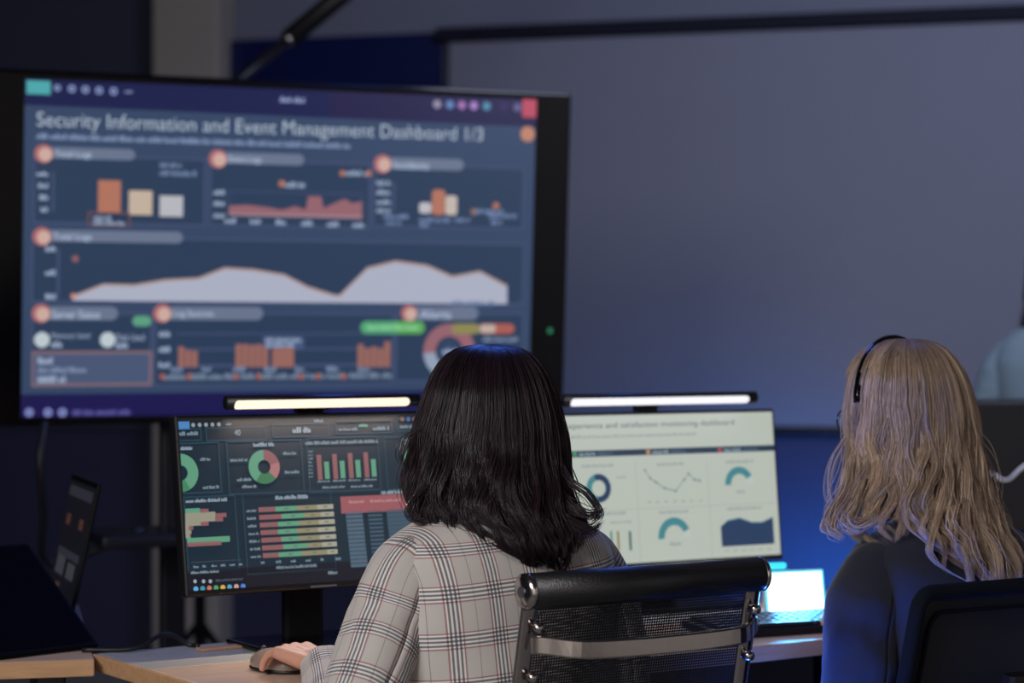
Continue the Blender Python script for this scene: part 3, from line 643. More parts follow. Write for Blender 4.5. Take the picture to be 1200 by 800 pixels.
# screen faces left: keyboard deck runs towards the left, right-hand end of the lid is the near one
ux = Vector((math.cos(psi2), math.sin(psi2), 0)); hmid = hz+Vector((-math.cos(R(-70)), -math.sin(R(-70)), 0))*.155
lp2, lid2, sc2, c2, rot2 = laptop('open black laptop with a dim dashboard on its slanted screen behind the tablet', hmid, psi2, R(12), .25, .31, True, None)
bm = B(); MM = [emat('#23242c', .8), emat('#3a2a26', .8), emat('#4a4a50', .8), emat('#4a2630', .8)]
def lrect(u0, v0, u1, v1): box(bm, c2+rot2 @ Vector(((u0+u1)/2, .0044, (v0+v1)/2)), (u1-u0, .0006, v1-v0), rot2)
for u0, v0, u1, v1 in ((-.13, .085, .13, .105), (-.12, -.03, .12, -.015)): lrect(u0, v0, u1, v1)
obj('screen_rows', bm, MM[2] if False else emat('#2c2d36', .8), sc2.parent)
bm = B(); lrect(-.10, -.065, -.02, -.035); lrect(.02, -.065, .11, -.03); obj('screen_chart', bm, emat('#3c3c44', .8), lp2)
for q_ in ((-.09, .03, -.05, .05), (.06, .03, .10, .05), (.03, -.10, .07, -.08)):
    bm = B(); lrect(*q_); obj('screen_mark', bm, emat('#4a2c26', .8), lp2)
bm = B(); tube(bm, cat_rom([dk(.02, -.03, DZ+.005)+Vector((-.06, .02, 0)), dk(.06, -.02, DZ+.006), dk(.12, -.012, DZ+.025), dk(.16, -.02, DZ+.005), dk(.17, -.04, DZ+.004)], 6), .004, 8)
tag(obj('charging_cable', bm, M['black'], None, True), 'short black cable curling on the desk corner beside the tablet', 'cable')

# ------------------------------------------------------------------ small lit display, keyboard and lamp strip by the blonde woman
td = at(932, 722, 4.22); td.z = DZ
sd = thing('smart_display', 'small brightly glowing white display standing on the desk beside the blonde woman', 'display', td, R(20))
rot = Euler((R(-10), 0, 0)).to_matrix()
bm = B(); box(bm, (0, .006, .047), (.130, .010, .084), rot, bev=.004); obj('body', bm, M['white_plastic'], sd)
bm = B(); box(bm, Vector((0, .006, .047))+rot @ Vector((0, -.0056, 0)), (.124, .001, .079), rot); obj('halo_rim', bm, emat((.06, .95, 1.35), 1.2), sd)  # halo of the overexposed screen, put in as a glowing cyan border
bm = B(); box(bm, Vector((0, .006, .047))+rot @ Vector((0, -.0064, 0)), (.116, .001, .072), rot); obj('screen', bm, emat((1.0, 1.05, 1.1), 2.2), sd)
bm = B(); box(bm, (0, .045, .004), (.09, .09, .008), bev=.003); box(bm, (0, .038, .030), (.03, .012, .06), Euler((R(25), 0, 0)).to_matrix(), bev=.003); obj('stand', bm, M['white_plastic'], sd)
bm = B(); box(bm, (-.040, .010, .0975), (.050, .012, .012), bev=.004); obj('status_light', bm, emat((.05, .8, 1.0), 1.1), sd)
dl = bpy.data.lights.new('display_glow', 'AREA'); dl.shape = 'RECTANGLE'; dl.size = .12; dl.size_y = .09; dl.energy = 3.5; dl.color = (.08, .45, 1.0)
dlo = bpy.data.objects.new('display_glow', dl); COL.objects.link(dlo); dlo.parent = sd; dlo.location = (0, -.012, .06); dlo.rotation_euler = (R(-84), 0, R(22))
def keyboard(label, c, rz, L=.43):
    o = thing('keyboard', label, 'keyboard', c, rz)
    bm = B(); box(bm, (0, 0, .009), (L, .135, .016), Euler((R(3), 0, 0)).to_matrix(), bev=.004); obj('case', bm, M['dark_metal'], o)
    kb = None
    bm0 = B(); box(bm0, (0, 0, 0), (.0165, .0165, .008), bev=.002, seg=1); me = bpy.data.meshes.new('key'); bm0.to_mesh(me); bm0.free(); me.materials.append(M['key'])
    for r_ in range(6):
        for c_ in range(int((L-.02)/.0195)):
            if r_ == 0 and 4 <= c_ <= 9: continue
            k = bpy.data.objects.new('key', me); COL.objects.link(k); k.parent = o; k.location = (-L/2+.02+c_*.0195, -.05+r_*.0198, .0205+(r_-2.5)*.001)
    bm = B(); box(bm, (-L/2+.02+6.5*.0195, -.05, .018), (.114, .0165, .008), bev=.002, seg=1); obj('space_bar', bm, M['key'], o)
    return o
kc = at(940, 740, 4.05); kc.z = DZ+.001
keyboard('dark keyboard in front of the small glowing display', kc, R(24))

# mouse under the hand
mc = at(323, 783, 3.55); mc.z = DZ
ms = thing('mouse', 'taupe computer mouse under the hand of the woman in plaid', 'mouse', mc, R(42))
bm = B(); ell(bm, (0, 0, .010), (.031, .056, .026), n=20)
for v in bm.verts: v.co.z = max(v.co.z, .002)
obj('shell', bm, M['mouse'], ms, True)
bm = B(); ell(bm, (0, 0, .004), (.0325, .0575, .009), n=20)
for v in bm.verts: v.co.z = max(v.co.z, .0)
obj('base', bm, M['black'], ms, True)
bm = B(); tube(bm, [(-.004, .036, .0295), (.004, .036, .0295)], .007, 12); obj('wheel', bm, M['black'], ms, True)

# ------------------------------------------------------------------ chairs
def star_base(o, cy, m):
    bm = B(); tube(bm, [(0, cy, .10), (0, cy, .42)], .026, 14); obj('gas_column', bm, M['black'], o, True)
    for k in range(5):
        a = R(90+72*k); e = (.29*math.cos(a), cy+.29*math.sin(a))
        bm = B(); bar(bm, [(0, cy, .11), (e[0]*.5, cy+(e[1]-cy)*.5, .10), (e[0], e[1], .075)], .03, .04, (0, 0, 1)); obj('leg', bm, m, o)
        bm = B(); tube(bm, [(e[0]-.012, e[1], .027), (e[0]+.012, e[1], .027)], .027, 14); obj('caster', bm, M['black'], o, True)
ca = thing('office_chair', 'low mesh office chair with chrome frame behind the woman in plaid', 'chair', (.2, 3.29, 0), R(33))
TZ = .90; REC = math.tan(R(12))
yb = lambda z: (TZ-z)*REC
bm = B(); tube(bm, [(-.212, 0, TZ), (.212, 0, TZ)], .0265, 20); obj('top_roll', bm, M['leather'], ca, True)
for s in (-1, 1):
    bm = B(); tube(bm, [(s*.210, 0, TZ), (s*.217, 0, TZ), (s*.222, 0, TZ)], [.0268, .0268, .019], 20); cp = obj('end_cap', bm, M['chrome'], ca, True)
    bm = B(); tube(bm, [(s*.222, 0, TZ), (s*.2245, 0, TZ)], .008, 12); obj('screw', bm, M['alu'], cp)
    zs = [TZ-.005, TZ-.1, .62, .5]; pp = [(s*.205, yb(z), z) for z in zs]+[(s*.205, .17, .445), (s*.205, .30, .44), (s*.205, .52, .46)]
    bm = B(); tube(bm, cat_rom(pp, 5), .0145, 14, squash=.5, up=(0, -1, .3)); obj('side_rail', bm, M['chrome'], ca, True)
    for z in (TZ-.052, TZ-.125):
        bm = B(); tube(bm, [(s*.199, yb(z)-.012, z), (s*.199, yb(z)-.026, z)], [.0085, .007], 12); obj('bolt', bm, M['chrome'], ca, True)
zb = TZ-.077
bm = B(); bar(bm, cat_rom([(-.205, yb(zb)-.016, zb), (-.19, yb(zb)-.03, zb), (-.135, yb(zb)-.064, zb-.006), (0, yb(zb)-.070, zb-.008), (.135, yb(zb)-.064, zb-.006), (.19, yb(zb)-.03, zb), (.205, yb(zb)-.016, zb)], 6), .027, .009, (0, 0, 1)); obj('cross_bar', bm, M['chrome'], ca)
bm = B(); prof = [(0, TZ-.02)]+[(yb(z), z) for z in np.linspace(TZ-.04, .52, 12)]+[(.13, .47), (.17, .45), (.3, .445), (.5, .465), (.54, .455)]
rows = [[bm.verts.new((x, y+.004, z)) for x in np.linspace(-.197, .197, 9)] for y, z in prof]
for i in range(len(rows)-1):
    for j in range(8): bm.faces.new((rows[i][j], rows[i][j+1], rows[i+1][j+1], rows[i+1][j]))
obj('mesh_sling', bm, M['mesh'], ca)
bm = B(); bar(bm, [(-.2, .3, .43), (.2, .3, .43)], .05, .014, (0, 1, 0)); obj('seat_brace', bm, M['chrome'], ca)
star_base(ca, .3, M['chrome'])
for s in (-1, 1):
    pass

cb = thing('office_chair', 'black framed mesh chair behind the blonde woman', 'chair', (.785, 3.47, 0), R(31))
TZB = .877; RB = math.tan(R(12))
def rr_path(w0, w1, z0, z1, r, k=5):
    out = []
    for cx, cz, a0, in ((w1-r, z1-r, 0), (-w1+r, z1-r, 90), (-w0+r, z0+r, 180), (w0-r, z0+r, 270)):
        out += [(cx+r*math.cos(R(a0+90*i/k)), (cz+r*math.sin(R(a0+90*i/k)))) for i in range(k+1)]
    return out
pth = rr_path(.235, .215, .50, TZB, .026); fv = [(x, (TZB-z)*RB+.06*(1-(x/.235)**2)*0-.03*((x/.235)**2), z) for x, z in pth]
bm = B(); tube(bm, fv+[fv[0]], .0125, 10, cap=False, squash=1.0); obj('back_frame', bm, mat('matte_blue_black_frame', '#0b101c', .85, spec=.12, bump=.2, bscale=600), cb, True)
bm = B(); zz = np.linspace(.51, TZB-.006, 14); xs = np.linspace(-.5, .5, 13)
rows = [[bm.verts.new((x*2*(.215+(TZB-z)/(TZB-.5)*.018), (TZB-z)*RB-.03*((x*2)**2)+.002, z)) for x in xs] for z in zz]
for i in range(len(rows)-1):
    for j in range(12): bm.faces.new((rows[i][j], rows[i][j+1], rows[i+1][j+1], rows[i+1][j]))
obj('mesh_back', bm, mat('black_chair_mesh_cloth', '#0d0f16', .8, vary=.3, nscale=400, bump=.6, bscale=900), cb)
# padded inner border of the back
pth2 = rr_path(.205, .188, .53, TZB-.032, .03); f2 = [(x, (TZB-z)*RB-.03*((x/.235)**2)-.006, z) for x, z in pth2]
bm = B(); tube(bm, f2+[f2[0]], .0035, 8, cap=False); obj('inner_seam', bm, mat('dark_seam_cloth', '#0a0d16', .9, spec=.1), cb, True)
bm = B(); bar(bm, cat_rom([(0, -.02, .74), (0, .0, .6), (0, .06, .46), (0, .25, .40)], 5), .07, .025, (1, 0, 0)); obj('spine', bm, M['black'], cb)
bm = B(); box(bm, (0, .33, .445), (.46, .46, .07), bev=.03, seg=3); obj('seat', bm, M['leather'], cb, True)
star_base(cb, .3, M['black'])

# ------------------------------------------------------------------ people
def hand(bm, wrist, fwd, up, side, curl=(.35, .45, .3), spread=.06, scale=1.0):
    """side=+1: thumb on the +right side (fwd x up); wrist to fingertips along fwd"""
    f = Vector(fwd).normalized(); u = Vector(up); u = (u-f*u.dot(f)).normalized(); r = f.cross(u)*side; w = Vector(wrist); s = scale
    capsule(bm, w-f*.03*s, w+f*.02*s, .024*s, .023*s)
    specs = [(.026, .088, .070, .0088), (.0065, .092, .078, .009), (-.0135, .088, .072, .0085), (-.032, .080, .057, .0078)]
    for (lat, pl, ln, rad) in specs:
        k0 = w+r*lat*.55*s+f*.015*s; k1 = w+r*lat*s+f*pl*s+u*.004*s
        capsule(bm, k0, k1, .0145*s, .0115*s)
        capsule(bm, k0+r*-.006*s*(1 if lat > 0 else -1), k1+r*-.004*s*(1 if lat > 0 else -1), .013*s, .0105*s)
        d = (f+r*lat*spread/.03).normalized(); p = k1; a = 0
        for fr, c in zip((.45, .31, .24), curl):
            a += c; dd = d*math.cos(a)-u*math.sin(a); q = p+dd*ln*fr*s; capsule(bm, p, q, rad*s, rad*.9*s, n=10); p = q; rad *= .92
    t0 = w+r*.022*s+f*.022*s-u*.006*s; t1 = t0+(f*.75+r*.62-u*.2).normalized()*.042*s; t2 = t1+(f*.95+r*.2-u*.22).normalized()*.032*s; t3 = t2+(f*1.0-r*.02-u*.25).normalized()*.024*s
    capsule(bm, t0, t1, .0155*s, .0115*s); capsule(bm, t1, t2, .0108*s, .0095*s, n=10); capsule(bm, t2, t3, .0095*s, .0082*s, n=10)

def head(bm, c, rot):
    def P(x, y, z): return Vector(c)+rot @ Vector((x, y, z))
    ell(bm, P(0, -.012, .030), (.074, .094, .088), rot); ell(bm, P(0, .022, -.012), (.066, .070, .085), rot)
    ell(bm, P(0, .030, -.058), (.052, .056, .050), rot); ell(bm, P(0, .066, -.098), (.021, .018, .017), rot)
    capsule(bm, P(0, .087, .015), P(0, .107, -.024), .0075, .0115); ell(bm, P(.011, .094, -.028), (.008, .009, .007), rot, 10); ell(bm, P(-.011, .094, -.028), (.008, .009, .007), rot, 10)
    ell(bm, P(0, .086, -.055), (.022, .009, .006), rot, 12); ell(bm, P(0, .084, -.064), (.019, .009, .007), rot, 12)
    for s in (-1, 1):
        ell(bm, P(s*.074, -.008, -.010), (.009, .018, .031), rot, 12); ell(bm, P(s*.036, .066, -.022), (.022, .02, .018), rot, 12)
        capsule(bm, P(s*.014, .087, .030), P(s*.046, .074, .031), .0075, .006, n=8)

def limb(bm, pts, rad): 
    for a, b, r0, r1 in zip(pts[:-1], pts[1:], rad[:-1], rad[1:]): capsule(bm, a, b, r0, r1, n=14)

def person(label, loc, rz, J, skin, cloth, vox, trousers=True):
    """J: joints in the person's own frame (x right, y ahead, z up)"""
    o = thing('person', label, 'person', loc, rz)
    bm = B(); hr = Euler((J.get('pitch', 0), 0, J.get('turn', 0))).to_matrix(); hc = Vector(J['head']); nb = Vector(J['neck'])
    head(bm, hc, hr); capsule(bm, hc+Vector((0, -.02, -.05)), nb, .053, .058)
    pel = Vector(J['pelvis']); ch = Vector(J['chest'])
    ell(bm, pel, (.155, .095, .10)); ell(bm, pel.lerp(ch, .5), (.125, .085, .14)); ell(bm, ch+Vector((0, 0, -.03)), (.14, .09, .14)); capsule(bm, ch+Vector((-.09, 0, .05)), ch+Vector((.09, 0, .05)), .055)
    capsule(bm, ch+Vector((0, 0, .08)), nb, .07, .055)
    for s, k in ((-1, 'l'), (1, 'r')):
        sh, el, wr = (Vector(J[q+k]) for q in ('sh', 'el', 'wr'))
        limb(bm, [sh, el, wr], [.038, .027, .023]); limb(bm, [ch+Vector((s*.08, 0, .06)), sh], [.045, .040])
        hd = J.get('hand'+k, ((wr-el).normalized(), (0, 0, 1), (.3, .4, .3)))
        hand(bm, wr, hd[0], hd[1], 1 if k == 'l' else -1, hd[2], scale=J.get('hs', 1.0))
        hp, kn, an = (Vector(J[q+k]) for q in ('hip', 'kn', 'an')); limb(bm, [hp, kn, an], [.075, .052, .036])
        capsule(bm, an+Vector((0, -.02, -.045)), an+Vector((0, .12, -.055)), .03, .024)
    me = remesh(bm, vox, 2, J.get('dec', .3)); body = link('body', me, skin, o)
    for s in (-1, 1):
        e = hc+hr @ Vector((s*.031, .0675, .012)); bm = B(); ell(bm, e, (.0125, .0125, .0125), hr, 14); eo = obj('eye', bm, M['eye'], o, True)
        bm = B(); ell(bm, e+hr @ Vector((0, .0085, 0)), (.0058, .0052, .0058), hr, 12); obj('iris', bm, M['iris'], eo, True)
    for s in (-1, 1):
        bm = B(); ell(bm, hc+hr @ Vector((s*.031, .0660, .0185)), (.0155, .0142, .0085), hr, 14); obj('eyelid', bm, skin, o, True)
    bm = B(); ell(bm, hc+hr @ Vector((0, .0875, -.0555)), (.0205, .0070, .0042), hr, 14); ell(bm, hc+hr @ Vector((0, .0855, -.0625)), (.017, .0070, .0050), hr, 14); obj('lips', bm, M['lip'], o, True)
    bm = B()
    for k in 'lr':
        hp, kn, an = (Vector(J[q+k]) for q in ('hip', 'kn', 'an')); limb(bm, [hp, kn, an+Vector((0, 0, .02))], [.088, .068, .052])
    ell(bm, pel, (.168, .108, .115)); link('trousers', remesh(bm, .010, 3), M['trouser'], o)
    for k in 'lr':
        an = Vector(J['an'+k]); bm = B(); capsule(bm, an+Vector((0, -.025, -.045)), an+Vector((0, .13, -.052)), .040, .032); capsule(bm, an+Vector((0, -.02, -.045)), an+Vector((0, -.01, .01)), .042, .04)
        for v in bm.verts: v.co.z = max(v.co.z, .002)
        link('shoe', remesh(bm, .007, 2), M['shoe'], o)
    return o

def garment(o, name, rings, m, cy, wr=.005, dz=0., sx=1.0, nseg=72, seed=0., colr=True):
    """lofted jacket trunk; rings: (z, half width, half depth); UVs in metres"""
    zs = [r[0] for r in rings]; n = 60; zz = []
    for (z0, *_), (z1, *_) in zip(rings[:-1], rings[1:]): zz += list(np.linspace(z0, z1, max(2, int((z1-z0)/.012)), endpoint=False))
    zz.append(zs[-1]); aw = np.interp(zz, zs, [r[1] for r in rings]); bd = np.interp(zz, zs, [r[2] for r in rings])
    for arr in (aw, bd):                                         # soften the profile
        for _ in range(3): arr[1:-1] = .25*arr[:-2]+.5*arr[1:-1]+.25*arr[2:]
    V, F, UV = [], [], []; s = 0.; prev = None; e = 2/2.5
    for i, z in enumerate(zz):
        cur = (z, bd[i]+aw[i]*.55)
        if prev is not None: s += math.hypot(cur[0]-prev[0], (cur[1]-prev[1]))
        prev = cur
        for j in range(nseg+1):
            t = 2*PI*j/nseg - PI/2; ct, st = math.cos(t), math.sin(t)
            x = aw[i]*sx*math.copysign(abs(ct)**e, ct); y = bd[i]*math.copysign(abs(st)**e, st)
            p = Vector((x*7+seed, y*7, z*11+seed)); q = Vector((x*18, y*18+seed, z*6))
            k = wr*(noise.noise(p)+.5*noise.noise(q))*(.25 if z > zs[-1]-.12 else 1)
            # soft spine hollow and shoulder-blade fullness across the back
            V.append((x*(1+k/.2), y*(1+k/.11)+cy(z), z+dz)); UV.append((x+.012+.09*z, s-.09*x))
    for i in range(len(zz)-1):
        for j in range(nseg):
            a = i*(nseg+1)+j; F.append((a, a+1, a+nseg+2, a+nseg+1))
    me = bpy.data.meshes.new(name); me.from_pydata(V, [], F); uvl = me.uv_layers.new(name='UVMap')
    for l in me.loops: uvl.data[l.index].uv = UV[l.vertex_index]
    me.polygons.foreach_set('use_smooth', [True]*len(F))
    return link(name, me, m, o)
def sleeve(o, pts, rads, m, seed=0., wr=.004, nseg=40, vo=0.):
    pth = cat_rom(pts, 16); k = len(pth); L = [0.]
    for a, b in zip(pth[:-1], pth[1:]): L.append(L[-1]+(b-a).length)
    tot = L[-1]; cum = [0.]; kk = np.linspace(0, tot, len(rads)); rad = np.interp(L, kk, rads)
    V, F, UV = [], [], []; ref = Vector((0, -1, 0))
    for i, p in enumerate(pth):
        t = (pth[min(i+1, k-1)]-pth[max(i-1, 0)]).normalized(); a = (ref-t*ref.dot(t)).normalized(); b = t.cross(a); ref = a
        bend = math.exp(-((L[i]/tot-.52)/.16)**2)
        for j in range(nseg+1):
            th = 2*PI*j/nseg; dr = a*math.cos(th)+b*math.sin(th)
            w = wr*(noise.noise(Vector((math.cos(th)*1.6+seed, math.sin(th)*1.6, L[i]*16)))+.5*noise.noise(Vector((math.cos(th)*3, math.sin(th)*3+seed, L[i]*30))))
            w += bend*.006*math.sin(L[i]*150+2.2*math.cos(th)+seed)*max(0, .4+.6*math.cos(th*1+2))
            V.append(p+dr*(rad[i]+w)); UV.append((th*.055+.02, L[i]+vo))
    for i in range(k-1):
        for j in range(nseg):
            q = i*(nseg+1)+j; F.append((q, q+1, q+nseg+2, q+nseg+1))
    # fold the cuff edge inwards so it has thickness
    me = bpy.data.meshes.new('sleeve'); me.from_pydata([tuple(v) for v in V], [], F); uvl = me.uv_layers.new(name='UVMap')
    for l in me.loops: uvl.data[l.index].uv = UV[l.vertex_index]
    me.polygons.foreach_set('use_smooth', [True]*len(F)); s = link('sleeve', me, m, o)
    md = s.modifiers.new('thick', 'SOLIDIFY'); md.thickness = .004; md.offset = -1
    return s
def collar(o, nb, m, ax=.056, ay=.060, h=.030, tilt=.25):
    V, F, UV = [], [], []; n = 40
    prof = [(.0, 0.), (.004, h*.6), (.006, h), (.010, h+.002), (.016, h*.6), (.027, -.012)]
    for j in range(n+1):
        t = R(-90)+R(-150+300*j/n); 
        for d, z in prof: V.append((nb[0]+(ax+d)*math.cos(t), nb[1]+(ay+d)*math.sin(t)-0*z, nb[2]+z-.02+tilt*(ay*math.sin(t))*-.3)); UV.append((t*.075, d*1.2+z))
    k = len(prof)
    for j in range(n):
        for i in range(k-1): a = j*k+i; F.append((a, a+1, a+k+1, a+k))
    me = bpy.data.meshes.new('collar'); me.from_pydata(V, [], F); uvl = me.uv_layers.new(name='UVMap')
    for l in me.loops: uvl.data[l.index].uv = UV[l.vertex_index]
    me.polygons.foreach_set('use_smooth', [True]*len(F)); c = link('collar', me, m, o); md = c.modifiers.new('thick', 'SOLIDIFY'); md.thickness = .003
    return c

def hair(o, m, rows, D0, dep, endf, face_dir, n, clumps, waves, wid=.00062, open_half=58, brow=.07, seed=1, shell=.90, extra=()):
    """rows: (picture row, left, right) envelope of the hair at depth D0; dep: (row, centre depth, half depth);
    endf: (picture column, row) where locks end; strands radiate from the crown down the envelope in wavy clumps"""
    g = np.random.default_rng(seed)
    R_ = np.array(rows, float); zrow = CZ+(HOR-R_[:, 0])/FPX*D0; xc = ((R_[:, 1]+R_[:, 2])/2-600)/FPX*D0; aw = (R_[:, 2]-R_[:, 1])/2/FPX*D0
    Dp = np.array(dep, float); zd = CZ+(HOR-Dp[:, 0])/FPX*D0; E_ = np.array(endf, float)
    def ip(z, zz, v): return np.interp(-z, -zz, v)
    ztop = zrow[0]
    fa = math.atan2(face_dir[0], -face_dir[1])                   # azimuth, 0 = towards the camera, measured to the right
    def pos(u, z, rho):
        return np.stack([ip(z, zrow, xc)+ip(z, zrow, aw)*rho*np.sin(u), ip(z, zd, Dp[:, 1])-ip(z, zd, Dp[:, 2])*np.minimum(1, ip(z, zrow, aw)/ .10)*rho*np.cos(u), z], -1)
    def zend(u):
        z = np.full_like(u, zrow[-1])
        for _ in range(6):
            x = ip(z, zrow, xc)+ip(z, zrow, aw)*np.sin(u); px = 600+x/D0*FPX; y = np.interp(px, E_[:, 0], E_[:, 1]); z = .5*z+.5*(CZ+(HOR-y)/FPX*D0)
        return z
    cu = -PI+2*PI*(np.arange(clumps)+g.uniform(-.35, .35, clumps))/clumps; cph = g.uniform(0, 2*PI, (clumps, 3)); cl = g.uniform(.75, 1.3, clumps); ca_ = g.uniform(.5, 1.3, clumps); crho = g.uniform(.90, 1.0, clumps); ct = g.uniform(0, 1, clumps)
    clen = g.uniform(-.02, .012, clumps)
    k = g.integers(0, clumps, n); du = g.normal(0, 2*PI/clumps*.75, n); u0 = cu[k]+du
    rel = (u0-fa+PI) % (2*PI)-PI
    frontal = np.abs(rel) < R(open_half)
    ze = zend(u0)+clen[k]+np.abs(g.normal(0, .012, n))
    # inner layers end higher up
    ze = np.where(g.random(n) < .22, ze+g.uniform(0, .10, n), ze)
    ze = np.where(np.abs((u0+PI) % (2*PI)-PI) > R(100), np.maximum(ze, ztop-.27), ze)
    ze = np.where(frontal, ztop-brow+g.uniform(0, .02, n), ze)
    ze = np.minimum(ze, ztop-.02)
    zs = ztop-(ztop-ze)*np.where(g.random(n) < .55, g.uniform(0, .02, n), g.uniform(0, .35, n)**1.3)
    S_ = 26; t = np.linspace(0, 1, S_)
    Z = zs[:, None]+(ze-zs)[:, None]*(t[None]**1.25); drop = (ztop-Z)
    amp, lam, st = waves
    grow = np.clip((drop-st)/.22, 0, 1)
    uu = u0[:, None]+(-du*.55)[:, None]*grow                           # strands close up towards their lock's core
    ph = 2*PI*Z/(lam*cl[k][:, None])+cph[k, 0][:, None]
    A = amp*ca_[k][:, None]*grow
    rho = (crho[k]+g.normal(0, .022, n)-.015)[:, None]+0*Z
    P = pos(uu, Z, rho)
    tang = np.stack([np.cos(uu), np.sin(uu), 0*uu], -1); radial = np.stack([np.sin(uu), -np.cos(uu), 0*uu], -1)
    fr = g.uniform(0, 2*PI, (n, 1)); frz = .0012*(.3+grow)*np.sin(2*PI*Z/.045*g.uniform(.7, 1.3, (n, 1))+fr)
    P += tang*((A*np.sin(ph))+frz+.35*A*np.sin(ph*.53+cph[k, 1][:, None]))[..., None]+radial*(A*.55*np.cos(ph+.6))[..., None]
    fly = g.random(n) < .018
    P += (fly[:, None]*grow)[..., None]*(radial*g.uniform(.0, .025, (n, 1))[..., None]+tang*g.normal(0, .012, (n, 1))[..., None])
    for path, cnt, jit in extra:                                    # single loose locks: (column, row, depth) points
        q = np.array([tuple(at(*p_)) for p_ in path]); tt = np.linspace(0, 1, S_)*(len(q)-1)
        q = np.array([tuple(v) for v in cat_rom([Vector(v) for v in q], 8)]); tt = np.linspace(0, len(q)-1, S_)
        base_ = np.stack([np.interp(tt, np.arange(len(q)), q[:, c]) for c in range(3)], -1)
        o1 = g.normal(0, jit, (cnt, 1, 3)); o2 = g.normal(0, jit*1.3, (cnt, 1, 3))*np.sin(np.linspace(0, PI, S_))[None, :, None]
        e_ = base_[None]+o1+o2; e_ = e_ + (base_-base_.mean(0))[None]*g.normal(0, .06, (cnt, 1, 1))
        P = np.concatenate([P, e_]); rad_ = np.broadcast_to(np.array([0., -1., 0.]), e_.shape); radial = np.concatenate([radial, rad_])
        k = np.concatenate([k, g.integers(0, clumps, cnt)]); drop = np.concatenate([drop, np.full((cnt, S_), .3)]); n += cnt
    T = np.gradient(P, axis=1); T /= np.linalg.norm(T, axis=2, keepdims=True)+1e-9
    nb_ = radial-T*(radial*T).sum(-1, keepdims=True); nb_ /= np.linalg.norm(nb_, axis=2, keepdims=True)+1e-9; bb = np.cross(T, nb_)
    w = wid*g.uniform(.7, 1.35, (n, 1))*np.clip((1.02-t)[None]*5, .12, 1)
    ring = np.stack([P+(nb_*math.cos(a)+bb*math.sin(a))*w[..., None] for a in (0, 2*PI/3, 4*PI/3)], 2)      # n,S,3,3
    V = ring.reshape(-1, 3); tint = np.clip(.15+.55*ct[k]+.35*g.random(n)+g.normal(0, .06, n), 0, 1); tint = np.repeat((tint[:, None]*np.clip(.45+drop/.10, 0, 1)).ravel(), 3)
    base = (np.arange(n)*S_*3)[:, None, None]+(np.arange(S_-1)*3)[None, :, None]; j = np.arange(3)[None, None]; j1 = (j+1) % 3
    Q = np.stack([base+j, base+j1, base+3+j1, base+3+j], -1).reshape(-1, 4)
    # under-layer: a smooth closed volume so no scalp or jacket shows through the locks
    na, nz = 64, 40; ua = np.linspace(-PI, PI, na, endpoint=False); off = len(V); sv = []
    za = zend(ua)+.018; za = np.where(np.abs((ua+PI) % (2*PI)-PI) > R(100), np.maximum(za, ztop-.25), za)
    ra = (ua-fa+PI) % (2*PI)-PI; za = np.where(np.abs(ra) < R(open_half), ztop-brow, za)
    za_s = za.copy()
    for _ in range(2): za_s = (np.roll(za_s, 1)+za_s*2+np.roll(za_s, -1))/4
    for i in range(nz): zz = ztop-.008+(za_s-ztop+.008)*((i/(nz-1))**1.4); sv.append(pos(ua, zz, np.full(na, shell)))
    sv = np.array(sv).reshape(-1, 3); i_, j_ = np.meshgrid(np.arange(nz-1), np.arange(na), indexing='ij'); a = off+i_*na+j_; b_ = off+i_*na+(j_+1) % na
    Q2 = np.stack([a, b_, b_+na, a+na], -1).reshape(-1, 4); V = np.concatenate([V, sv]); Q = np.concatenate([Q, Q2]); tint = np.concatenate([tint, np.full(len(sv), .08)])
    inv = np.array((Matrix.Translation(o.location) @ o.rotation_euler.to_matrix().to_4x4()).inverted()); V = V @ inv[:3, :3].T+inv[:3, 3]
    me = bpy.data.meshes.new('hair'); me.vertices.add(len(V)); me.vertices.foreach_set('co', V.astype(np.float32).ravel())
    me.loops.add(Q.size); me.loops.foreach_set('vertex_index', Q.astype(np.int32).ravel()); me.polygons.add(len(Q)); me.polygons.foreach_set('loop_start', np.arange(0, Q.size, 4, dtype=np.int32))
    me.update(calc_edges=True); me.polygons.foreach_set('use_smooth', np.ones(len(Q), bool))
    at_ = me.attributes.new('tint', 'FLOAT', 'POINT'); at_.data.foreach_set('value', tint.astype(np.float32)); me.validate()
    return link('hair', me, m, o)

# ---- woman in plaid
TA = R(33); LA = Vector((-.024, 3.426, 0))
def toA(p): d = Vector(p)-LA; return Vector((d.x*math.cos(TA)+d.y*math.sin(TA), -d.x*math.sin(TA)+d.y*math.cos(TA), d.z))
wl = toA((-.290, 3.425, DZ+.028)); el_l = toA((-.245, 3.225, .685)); hfw = (toA((-.395, 3.555, DZ+.030))-wl)
J = dict(head=toA((-.040, 3.51, 1.112)), neck=(0, .02, 1.0), turn=R(0), pitch=R(-8), pelvis=(0, -.035, .55), chest=(0, 0, .84),
         shl=(-.150, 0, .905), ell=el_l, wrl=wl, shr=(.150, 0, .905), elr=(.205, -.02, .70), wrr=(.12, .21, DZ+.05),
         handl=(hfw+Vector((0, 0, .016)), (0, 0, 1), (.30, .55, .45)), handr=((-.3, 1, -.06), (0, 0, 1), (.3, .4, .3)),
         hipl=(-.09, -.03, .54), hipr=(.09, -.03, .54), knl=(-.11, .36, .53), knr=(.11, .36, .53), anl=(-.11, .33, .10), anr=(.11, .33, .10), dec=.25)
pa = person('dark-haired woman in a grey plaid jacket seated with her hand on a mouse', LA, TA, J, M['skin'], None, .0034)
rings = [(.47, .180, .110), (.55, .178, .108), (.65, .176, .110), (.75, .186, .116), (.84, .196, .122), (.90, .200, .120), (.935, .194, .110), (.96, .176, .098), (.978, .140, .084), (.992, .100, .074), (1.005, .074, .070), (1.02, .066, .068)]
